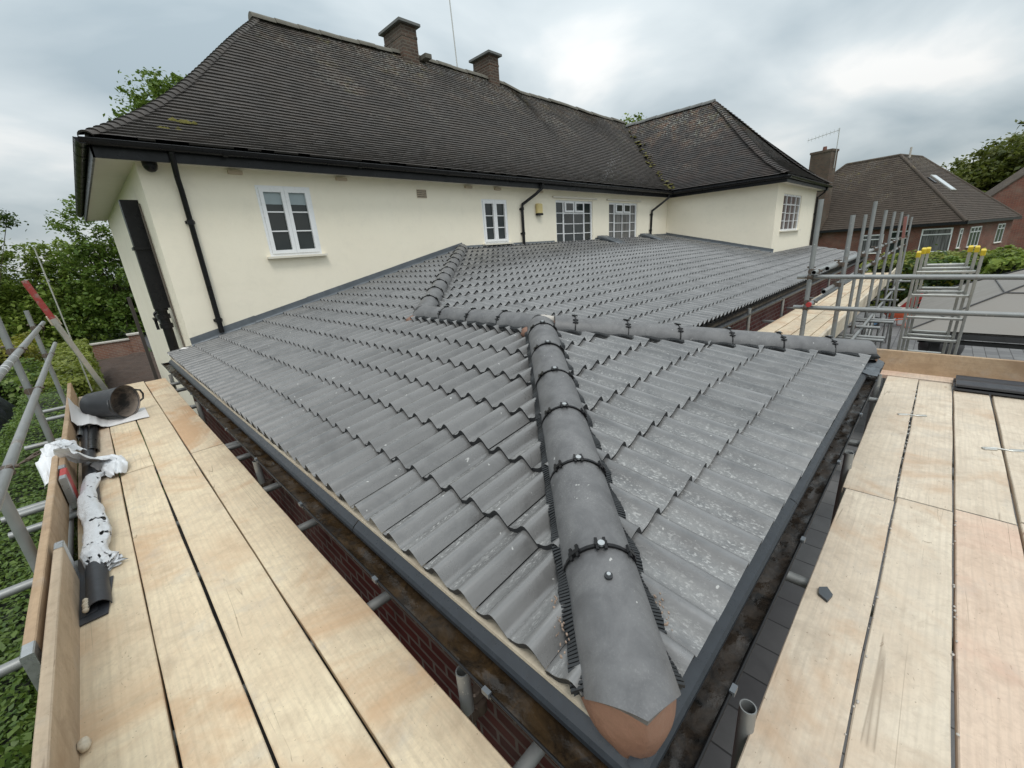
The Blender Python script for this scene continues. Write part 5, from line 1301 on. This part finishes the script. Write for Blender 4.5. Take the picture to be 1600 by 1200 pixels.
q = MB(); q.box((10.0,-12.4,G),(12.8,-10.6,G+.9)); 
tag(q.build('timber_stack','toe_wood_pale'),'pale timber stack under the gazebo at the right edge','timber stack') if False else None

# brick garden wall and post to the left
gw = thing('garden_wall', (0,20,G), 'low weathered brick garden wall with pale coping and an end pillar', 'wall')
q = MB(); q.box((-1.5,19.9,G),(.35,20.15,G+.72)); q.box((.35,19.8,G),(.85,20.25,G+.92)); q.build('wall','garden_brick',gw)
q = MB(); q.box((-1.5,19.85,G+.72),(.35,20.2,G+.78)); q.box((.30,19.75,G+.92),(.90,20.3,G+.99)); q.build('coping','mortar_grey',gw)
q = MB(); q.box((.22,9.0,G),(.30,9.12,.55)); tag(q.build('timber_post','wood_fence'),'tall dark timber post beside the side wall of the house','post')
# pegs on the garden wall
# covered vehicle by the hedge
def tarp():
    mb = MB(); n, m = 26, 20; vs = []
    for i in range(n+1):
        for j in range(m+1):
            u, v = i/n*2-1, j/m*2-1; r = max(abs(u), abs(v)); x = -3.55+1.15*u; y = 5.6+3.6*v
            h = 1.35*(1-max(0,(r-.55)/.45)**2.2)+.12*nz(x,y,0,1.4)+.05*nz(x,y,0,5)
            vs.append(Vector((x+.06*nz(x,y,5,2), y, G+max(0,h))))
    mb.add(vs, [(i*(m+1)+j,(i+1)*(m+1)+j,(i+1)*(m+1)+j+1,i*(m+1)+j+1) for i in range(n) for j in range(m)], True)
    tag(mb.build('covered_car','tarpaulin'), 'car shape under a dark folded cover beyond the left hedge', 'covered car')
tarp()

# ================================================================== BUNGALOW AND FAR BUILDINGS
def bungalow():
    K = Vector((42.24,-8.08,0)); ang = R(-16); sd_ = Vector((math.cos(ang),math.sin(ang),0)); fd = Vector((math.cos(ang+PI/2),math.sin(ang+PI/2),0))   # sd_: right side runs away; fd: front runs to the left
    ze = .80; W1 = 15.0; W2 = 11.4; ov = .35
    b = thing('bungalow', (K.x,K.y,-1.9), 'red brick bungalow with a large brown tiled hip roof and white windows', 'bungalow')
    P = lambda a, c, z: K+fd*a+sd_*c+Vector((0,0,z))       # a along the front, c into depth
    gz0 = -2.4
    q = MB(); pl = [P(ov,ov,0),P(W1-ov,ov,0),P(W1-ov,W2,0),P(ov,W2,0)]
    q.prism([(p.x,p.y) for p in pl[::-1]], gz0, ze+.05); q.build('wall','bungalow_brick',b)
    zr = 6.2; a0, c0 = 6.0, 4.5
    E1,E2,E3,E4 = (0,0),(W1,0),(W1,W2),(0,W2); T1,T2,T3,T4 = (6.0,4.5),(9.7,4.5),(9.7,8.4),(6.0,8.4); ZT = {T1:6.15,T2:6.15,T3:6.15,T4:6.15}
    q = MB()
    def face(e1, e2, t2, t1, seed):
        A = P(*e1,ze); B = P(*e2,ze); D_ = P(*t1,ZT[t1]); Cc_ = P(*t2,ZT[t2]); U = (B-A).normalized(); n_ = U.cross(D_-A).normalized(); V = n_.cross(U)
        pts = [((p-A).dot(U),(p-A).dot(V)) for p in (A,B,Cc_,D_)]
        plain_slope(q, A, U, V, [pts], tw=.30, gauge=.20, thick=.03, seed=seed)
    face(E2,E1,T1,T2,1); face(E1,E4,T4,T1,2)
    for e1,e2,t2,t1 in ((E3,E2,T2,T3),(E4,E3,T3,T4)): q.add([P(*e1,ze),P(*e2,ze),P(*t2,ZT[t2]),P(*t1,ZT[t1])],[(0,1,2,3)])
    q.add([P(*t_,ZT[t_]) for t_ in (T1,T2,T3,T4)],[(0,1,2,3)])
    r_ = q.build('roof','bungalow_roof_tile',b)
    for p_, q_ in ((E1,T1),(E2,T2),(T1,T2),(T1,T4),(E4,T4)):
        h = MB(); z1 = ZT.get(p_, ze); h.tube(P(*p_,z1-.02),P(*q_,ZT[q_]-.02),.12,8); h.build('hip_tiles','bungalow_roof_tile',b)
    q = MB()
    for (a,c,e1,e2) in ((0,0,W1,0),(0,0,0,W2)):
        A = P(a-.02*(e2>0),c-.02*(e1>0),ze-.16); B = P(e1 if e1 else -.02,e2 if e2 else -.02,ze-.16); d = (B-A).normalized(); s_ = d.cross(Vector((0,0,1)))
        q.obox((A+B)/2+Vector((0,0,.07)), d, s_, (0,0,1), (B-A).length/2, .06, .09)
    q.build('gutter','fascia_black',b)
    front = -sd_   # outward normal of front face
    def win(a, w_, zt, zb, side='f', nl=1, blinds=False, g='window_glass'):
        if side == 'f': P0 = P(a+w_, ov, zb); ax = -fd
        else: P0 = P(ov, a, zb); ax = sd_
        lights = [(i/nl,(i+1)/nl,0,.74,1,1,False) for i in range(nl)]+[(i/nl,(i+1)/nl,.74,1,1,1,True) for i in range(nl)]
        window(tuple(P0), ax, w_, zt-zb, lights, parent=b, glass=g, sillw=.08, back=.035)
    # front windows from the right corner leftwards
    win(.64,1.65,.45,-1.15,g='curtained_glass'); win(2.97,1.15,.42,-1.6); win(4.48,1.44,.25,-1.15,g='curtained_glass')
    win(.5,.5,.35,-.95,'r'); win(2.4,2.1,.38,-1.0,'r',nl=3); win(8.0,1.6,.4,-1.0,'r',nl=2)
    # skylight on the right slope
    A = P(0,0,ze); n_ = (P(*T4,ZT[T4])-P(*E1,ze)).cross(P(0,1,0)-P(0,0,0)).normalized()
    if n_.z < 0: n_ = -n_
    U = sd_; V = n_.cross(U); V = V if V.z > 0 else -V
    def onR(c, v): return P(0,c,ze)+V*v+n_*.03
    q = MB(); c = onR(5.0,4.3); q.obox(c, U, V, n_, .50, .95, .06); sk = q.build('roof_window','aluminium',r_)
    q = MB(); q.obox(c+n_*.05, U, V, n_, .40, .85, .02); q.build('pane','skylight_glass',sk)
    q = MB(); c = onR(3.6,4.6); q.obox(c, U, V, n_, .22, .32, .05); q.build('roof_vent','black_plastic',r_)
    q = MB(); p = P(a0-.4,c0+.6,zr-.3); q.tube(p,p+Vector((0,0,.75)),.07,10); q.build('vent_pipe','mortar_grey',r_)
    # chimney at the left
    q = MB(); cx = Vector((45.3,1.05,0)); q.obox(cx+Vector((0,0,3.6)), fd, sd_, (0,0,1), .78, .5, 3.3); q.obox(cx+Vector((0,0,6.95)), fd, sd_, (0,0,1), .83, .55, .08); ch = q.build('chimney','chimney_brick',b)
    q = MB(); q.tube(cx+Vector((0,0,7.0)),cx+Vector((0,0,7.35)),.16,12,r2=.13); q.build('chimney_pot','bungalow_brick',ch)
    q = MB(); a = cx-fd*.87+Vector((0,0,5.6)); q.tube(a,a+Vector((0,0,2.9)),.03,6); t0 = a+Vector((0,0,2.75)); q.tube(t0,t0+fd*2.3-Vector((0,0,.25)),.02,6)
    for k in range(9): p = t0+(fd*2.3-Vector((0,0,.25)))*(k/8.5+.04); q.tube(p-Vector((0,.0,.16)),p+Vector((0,0,.16)),.012,4)
    tag(q.build('television_aerial','aluminium'),'thin television aerial on the bungalow chimney','aerial')
simple('skylight_glass', (.55,.60,.63), .08, bump=0, var=.05)
bungalow()
def far_gable():
    b = thing('brick_house', (66,-14,G), 'red brick gable of a house at the far right edge, behind the bungalow', 'house')
    A = Vector((62.6,-9.6,0)); d = Vector((.35,-.94,0)).normalized(); n_ = Vector((d.y,-d.x,0)); B = A+d*9; Cn = A+d*4.5
    q = MB(); bk = Vector((.94,.35,0))*2.2
    vs = [Vector((A.x,A.y,G)),Vector((B.x,B.y,G)),Vector((B.x,B.y,2.8)),Vector((Cn.x,Cn.y,6.6)),Vector((A.x,A.y,2.8))]; vs += [v+bk for v in vs]
    q.add(vs,[(0,1,2,3,4),(9,8,7,6,5),(0,4,9,5),(1,6,7,2)]); q.build('wall','bungalow_brick',b)
    q = MB()
    for e_, sg in ((A,-1),(B,1)):
        p0 = Vector((e_.x,e_.y,2.8))+d*sg*.35-Vector((0,0,.3)); p1 = Vector((Cn.x,Cn.y,6.72)); o = -bk.normalized()*.12
        q.add([p0+o,p1+o,p1+bk,p0+bk,p0+o-Vector((0,0,.12)),p1+o-Vector((0,0,.12))],[(0,1,2,3),(0,4,5,1)])
    q.build('roof','bungalow_roof_tile',b)
far_gable()

# ================================================================== TREES, HEDGES
def leaves_mesh(name, pts, size, mat, parent=None, seed=0, norm=None, up=.5, origin=None, jit=.35):
    """one small folded rhombus per point"""
    r = np.random.default_rng(seed); n = len(pts); pts = np.asarray(pts, float)
    a = r.normal(size=(n,3)); a /= np.linalg.norm(a, axis=1, keepdims=True)
    nn = r.normal(size=(n,3)); nn[:,2] = np.abs(nn[:,2])+up
    if norm is not None: nn = nn*.6+norm*1.0
    nn /= np.linalg.norm(nn, axis=1, keepdims=True)
    a = a-nn*np.sum(a*nn,axis=1,keepdims=True); a /= np.linalg.norm(a,axis=1,keepdims=True)+1e-9
    b = np.cross(nn, a); s = size*(1+jit*r.normal(size=(n,1))).clip(.4,1.9)
    v = np.empty((n,4,3)); v[:,0] = pts-a*s*.55; v[:,1] = pts+b*s*.32+nn*s*.08; v[:,2] = pts+a*s*.55-nn*s*.06; v[:,3] = pts-b*s*.32+nn*s*.08
    v = v.reshape(-1,3); o = np.array(wloc(parent)) if parent is not None else (np.array(origin, float) if origin is not None else np.array([v[:,0].mean(),v[:,1].mean(),v[:,2].min()]))
    v = v-o
    me = bpy.data.meshes.new(name); me.vertices.add(len(v)); me.vertices.foreach_set('co', v.ravel().astype(np.float32))
    me.loops.add(4*n); me.loops.foreach_set('vertex_index', np.arange(4*n, dtype=np.int32)); me.polygons.add(n)
    me.polygons.foreach_set('loop_start', np.arange(0,4*n,4,dtype=np.int32)); me.polygons.foreach_set('loop_total', np.full(n,4,dtype=np.int32))
    me.update(calc_edges=True); me.validate(); me.materials.append(M(mat))
    ob = bpy.data.objects.new(name, me); C.objects.link(ob)
    if parent is not None: ob.parent = parent
    else: ob.location = o
    return ob
def tree(loc, blobs, label, mat, leaf=.14, n=9000, trunk_r=.22, seed=0, group=None, cl=.42, name='tree', trunk_top=None, per=26, shell=.45):
    """blobs: list of (dx,dy,dz,rx,ry,rz); trunk and limbs reach into them, leaf clumps fill their shells"""
    r = np.random.default_rng(seed); rs = random.Random(seed); loc = Vector(loc)
    t_ = thing(name, loc, label, 'tree', group)
    vols = np.array([b[3]*b[4]*b[5] for b in blobs])**.67; vols /= vols.sum(); ncl = max(4, n//per); P = []; cc = []
    for b, f in zip(blobs, vols):
        k = max(2, int(ncl*f)); d = r.normal(size=(k,3)); d /= np.linalg.norm(d,axis=1,keepdims=True); rad = (shell+(1-shell)*r.random((k,1))**.7)*(1+.16*r.normal(size=(k,1)))
        c = d*rad*np.array(b[3:6])+np.array(b[:3])+np.array(loc); cc.append(c)
    cc = np.concatenate(cc)
    sz = cl*(.5+.9*r.random((len(cc),1)))
    P = (cc[:,None,:]+r.normal(size=(len(cc),per,3))*sz[:,None,:]*np.array([.6,.6,.42])).reshape(-1,3)
    leaves_mesh('crown', P, leaf, mat, t_, seed+1)
    mb = MB(); top = Vector(trunk_top) if trunk_top else Vector(blobs[0][:3]); pts = [loc+top*f+Vector((rs.gauss(0,.08)*f*2,rs.gauss(0,.08)*f*2,0)) for f in (0,.25,.5,.75,1)]
    mb.path(pts, trunk_r, 10, radii=[trunk_r*1.25,trunk_r,trunk_r*.8,trunk_r*.55,trunk_r*.25])
    idx = r.choice(len(cc), min(len(cc), 46), replace=False)
    for i in idx:
        e_ = Vector(cc[i]); st = pts[rs.choice((1,2,3))]; md = st.lerp(e_, .5)+Vector((rs.gauss(0,.2),rs.gauss(0,.2),.25))
        mb.path([st,md,e_], .03, 5, radii=[trunk_r*.28,trunk_r*.14,.012])
    mb.build('trunk','bark',t_)
    return t_
# left boundary trees
tree((1.3,30,G), [(0,0,3.4,3.2,2.2,2.6),(-.9,-1,5.9,1.15,1.0,2.1),(1.5,0,5.2,1.6,1.4,1.7),(-1.6,0,1.6,2.2,2,1.8),(1.2,-1,1.2,2.6,2,1.6)], 'tall leafy maple standing beside the left corner of the house, its top near the gutter', 'leaf_mid', .19, 22000, .2, 11, 'trees along the left boundary', .36)
tree((-2.2,32,G), [(0,0,2.6,2.4,2,2.4),(.7,0,5.0,1.5,1.3,1.0),(-.6,-1,.9,2.6,2,1.6)], 'lower bright green tree between the two tall left trees', 'leaf_bright', .19, 14000, .18, 12, 'trees along the left boundary', .34)
tree((-5.4,33,G), [(0,0,4.2,2.8,2.4,3.0),(.6,0,7.0,1.7,1.4,1.7),(-2.2,0,6.6,2.4,1.8,2.2),(1.5,-1,1.6,2.2,2,2.0),(-3,0,2,3,2,2.6)], 'tall light green tree at the left edge of the photo', 'leaf_bright', .19, 24000, .22, 13, 'trees along the left boundary', .38)
tree((-4.2,29,G), [(-.2,0,8.1,1.2,.9,.7),(.9,0,7.1,1.3,.8,.6),(-1.2,0,6.9,1.3,1,.9)], 'sparse grey-leaved branches reaching above the left edge trees', 'leaf_dark', .16, 2300, .08, 14, 'trees along the left boundary', .30, per=14)
tree((.2,36,G), [(0,0,1.6,5,1.5,2.4),(-5,0,1.6,4,1.5,2.6),(4,0,1.6,4,1.5,2.8)], 'dark dense laurel mass filling the gap below the left trees', 'leaf_dark', .22, 17000, .2, 15, 'trees along the left boundary', .5)
tree((7.6,34,G), [(0,0,14.6,2.6,2,2.4),(-1.8,0,13.2,1.9,1.6,1.6),(1.2,0,12.6,2.2,2,2),(-2.8,0,11.6,1.6,1.3,1.3),(-1.5,0,11.0,2,1.5,1.5)], 'tree top showing above the left hip of the house roof', 'leaf_mid', .24, 26000, .3, 16, cl=.42)
tree((42,17,G), [(0,0,12.6,2.6,2.2,2.3),(1,0,10,3,2.6,2)], 'small bright tree top just visible behind the roof valley', 'leaf_bright', .26, 5000, .3, 17)
# trees behind the bungalow
tree((76,-13,G), [(0,0,7.8,5.2,5.0,4.6),(-1,3,7.4,3.6,3.4,3.6),(0,-4,9.8,4.2,4.4,3.6),(2,6.2,6.6,3,2.8,3.2)], 'big spreading olive-green tree behind the bungalow at the right edge', 'leaf_olive', .42, 30000, .5, 18, 'trees behind the bungalow', .8)
tree((72,-5.0,G), [(0,0,5.6,2.6,2.6,2.2),(1,-2.5,6.6,2.6,2.6,2.2)], 'smaller olive-green tree showing right of the bungalow ridge', 'leaf_olive', .38, 7500, .4, 19, 'trees behind the bungalow', .7)
tree((58,1.5,G), [(0,0,8.2,2.2,3.2,.9),(0,5,7.4,2,2.8,.9),(0,-4,8.5,2,2.6,.7)], 'thin twiggy tree tops peeping over the bungalow ridge', 'leaf_dark', .20, 900, .15, 20, 'trees behind the bungalow', .5, per=9)

def hedge(name, boxes, leaf, dens, mat, label, cat='hedge', seed=0, bulge=.09, topmat=None, near=None):
    """clipped hedge: dark twiggy core, leaves spread over an uneven surface"""
    r = np.random.default_rng(seed); t_ = thing(name, ((boxes[0][0]+boxes[0][1])/2,(boxes[0][2]+boxes[0][3])/2,G), label, cat)
    core = MB(); P = []; Nn = []
    for (x0,x1,y0,y1,z0,z1) in boxes:
        core.box((x0+.12,y0+.12,z0),(x1-.12,y1-.12,z1-.12))
        faces = [(2,1),(0,-1),(0,1),(1,-1),(1,1)]
        for axi, sg in faces:
            dims = [(x0,x1),(y0,y1),(z0,z1)]; oth = [k for k in range(3) if k != axi]; area = (dims[oth[0]][1]-dims[oth[0]][0])*(dims[oth[1]][1]-dims[oth[1]][0]); n = int(area*dens)
            if n < 1: continue
            p = np.empty((n,3)); 
            for k in oth: p[:,k] = dims[k][0]+r.random(n)*(dims[k][1]-dims[k][0])
            base = dims[axi][1] if sg > 0 else dims[axi][0]
            bump = bulge*(np.sin(p[:,oth[0]]*2.3+seed)*np.cos(p[:,oth[1]]*2.9+seed*.7)+.6*np.sin(p[:,oth[0]]*6.1+p[:,oth[1]]*5.3))
            p[:,axi] = base+sg*(bump-np.abs(r.normal(size=n))*leaf*1.8)
            nv = np.zeros((n,3)); nv[:,axi] = sg; P.append(p); Nn.append(nv)
    P = np.concatenate(P); Nn = np.concatenate(Nn)
    if near is not None:
        keep = near(P, r); P = P[keep]; Nn = Nn[keep]
    leaves_mesh('foliage', P, leaf, mat, t_, seed+5, norm=Nn); core.build('branches','dark_interior',t_)
    return t_
# left hedge : dense near the camera, coarser further off
def thin(P, r):
    d = np.abs(P[:,1]-(-4)); return r.random(len(P)) < np.clip(1.25-d/9, .22, 1)
hedge('hedge', [(-2.05,-1.32,-8.5,6.0,G,-1.02)], .037, 3300, 'leaf_hedge', 'long clipped green hedge running below the left scaffold', seed=3, bulge=.05, near=thin)
hedge('hedge', [(-1.85,-1.0,6.1,15.0,G,-1.0)], .09, 900, 'leaf_hedge_top', 'yellow-green far stretch of clipped hedge ending near the garden wall', seed=4, bulge=.07)
hedge('shrub', [(-3.9,-2.4,13.0,16.5,G,-.75)], .10, 500, 'leaf_yellow', 'rounded yellow-green conifer bush at the left edge', 'shrub', seed=6, bulge=.25)
hedge('shrub', [(-3.1,-2.0,9.6,12.3,G,-1.25)], .10, 500, 'leaf_mid', 'small dark green bush beyond the left scaffold rail', 'shrub', seed=7, bulge=.2)
# right boundary hedges
hedge('hedge', [(24.3,25.6,-6.5,2.5,G,-.58)], .13, 330, 'leaf_hedge_top', 'flat-topped clipped hedge in front of the bungalow, behind the far scaffold', seed=8, bulge=.08)
hedge('hedge', [(24.5,26.0,-9.4,-6.6,G,-.66)], .16, 360, 'leaf_mid', 'dark leafy hedge section behind the yellow ladder caps', seed=9, bulge=.15)
hedge('hedge', [(26.5,29.5,-12.5,-5.2,G,-.46)], .15, 260, 'leaf_hedge_top', 'taller clipped hedge rising to the right below the bungalow windows', seed=12, bulge=.10)
hedge('shrub', [(21.5,24.3,-12.5,-8.6,G,-.38)], .17, 420, 'leaf_bright', 'large bright green bush at the right edge above the gazebo roof', 'shrub', seed=10, bulge=.28)
def variegated():
    t_ = thing('shrub', (23.6,-7.3,G), 'dark glossy shrub with yellow and cream leaves between the ladder tops', 'shrub'); r = np.random.default_rng(5)
    def P(n, s): return np.array([23.7,-7.45,-1.25])+r.normal(size=(n,3))*np.array([.35,.75,.42])*s
    leaves_mesh('foliage', P(1100,1.0), .17, 'leaf_dark', t_, 1); leaves_mesh('yellow_leaves', P(60,.9)-np.array([.4,0,-.1]), .17, 'leaf_yellow', t_, 2); leaves_mesh('pale_flowers', P(26,.9)-np.array([.45,0,-.1]), .11, 'leaf_blossom', t_, 3)
    mb = MB(); 
    for k in range(8): mb.path([Vector((23.7,-7.45,G)),Vector((23.7+.2*math.cos(k),-7.45+.3*math.sin(k),-1.9)),Vector((23.7+.4*math.cos(k),-7.45+.7*math.sin(k),-1.1))],.02,5)
    mb.build('stems','bark',t_)
variegated()
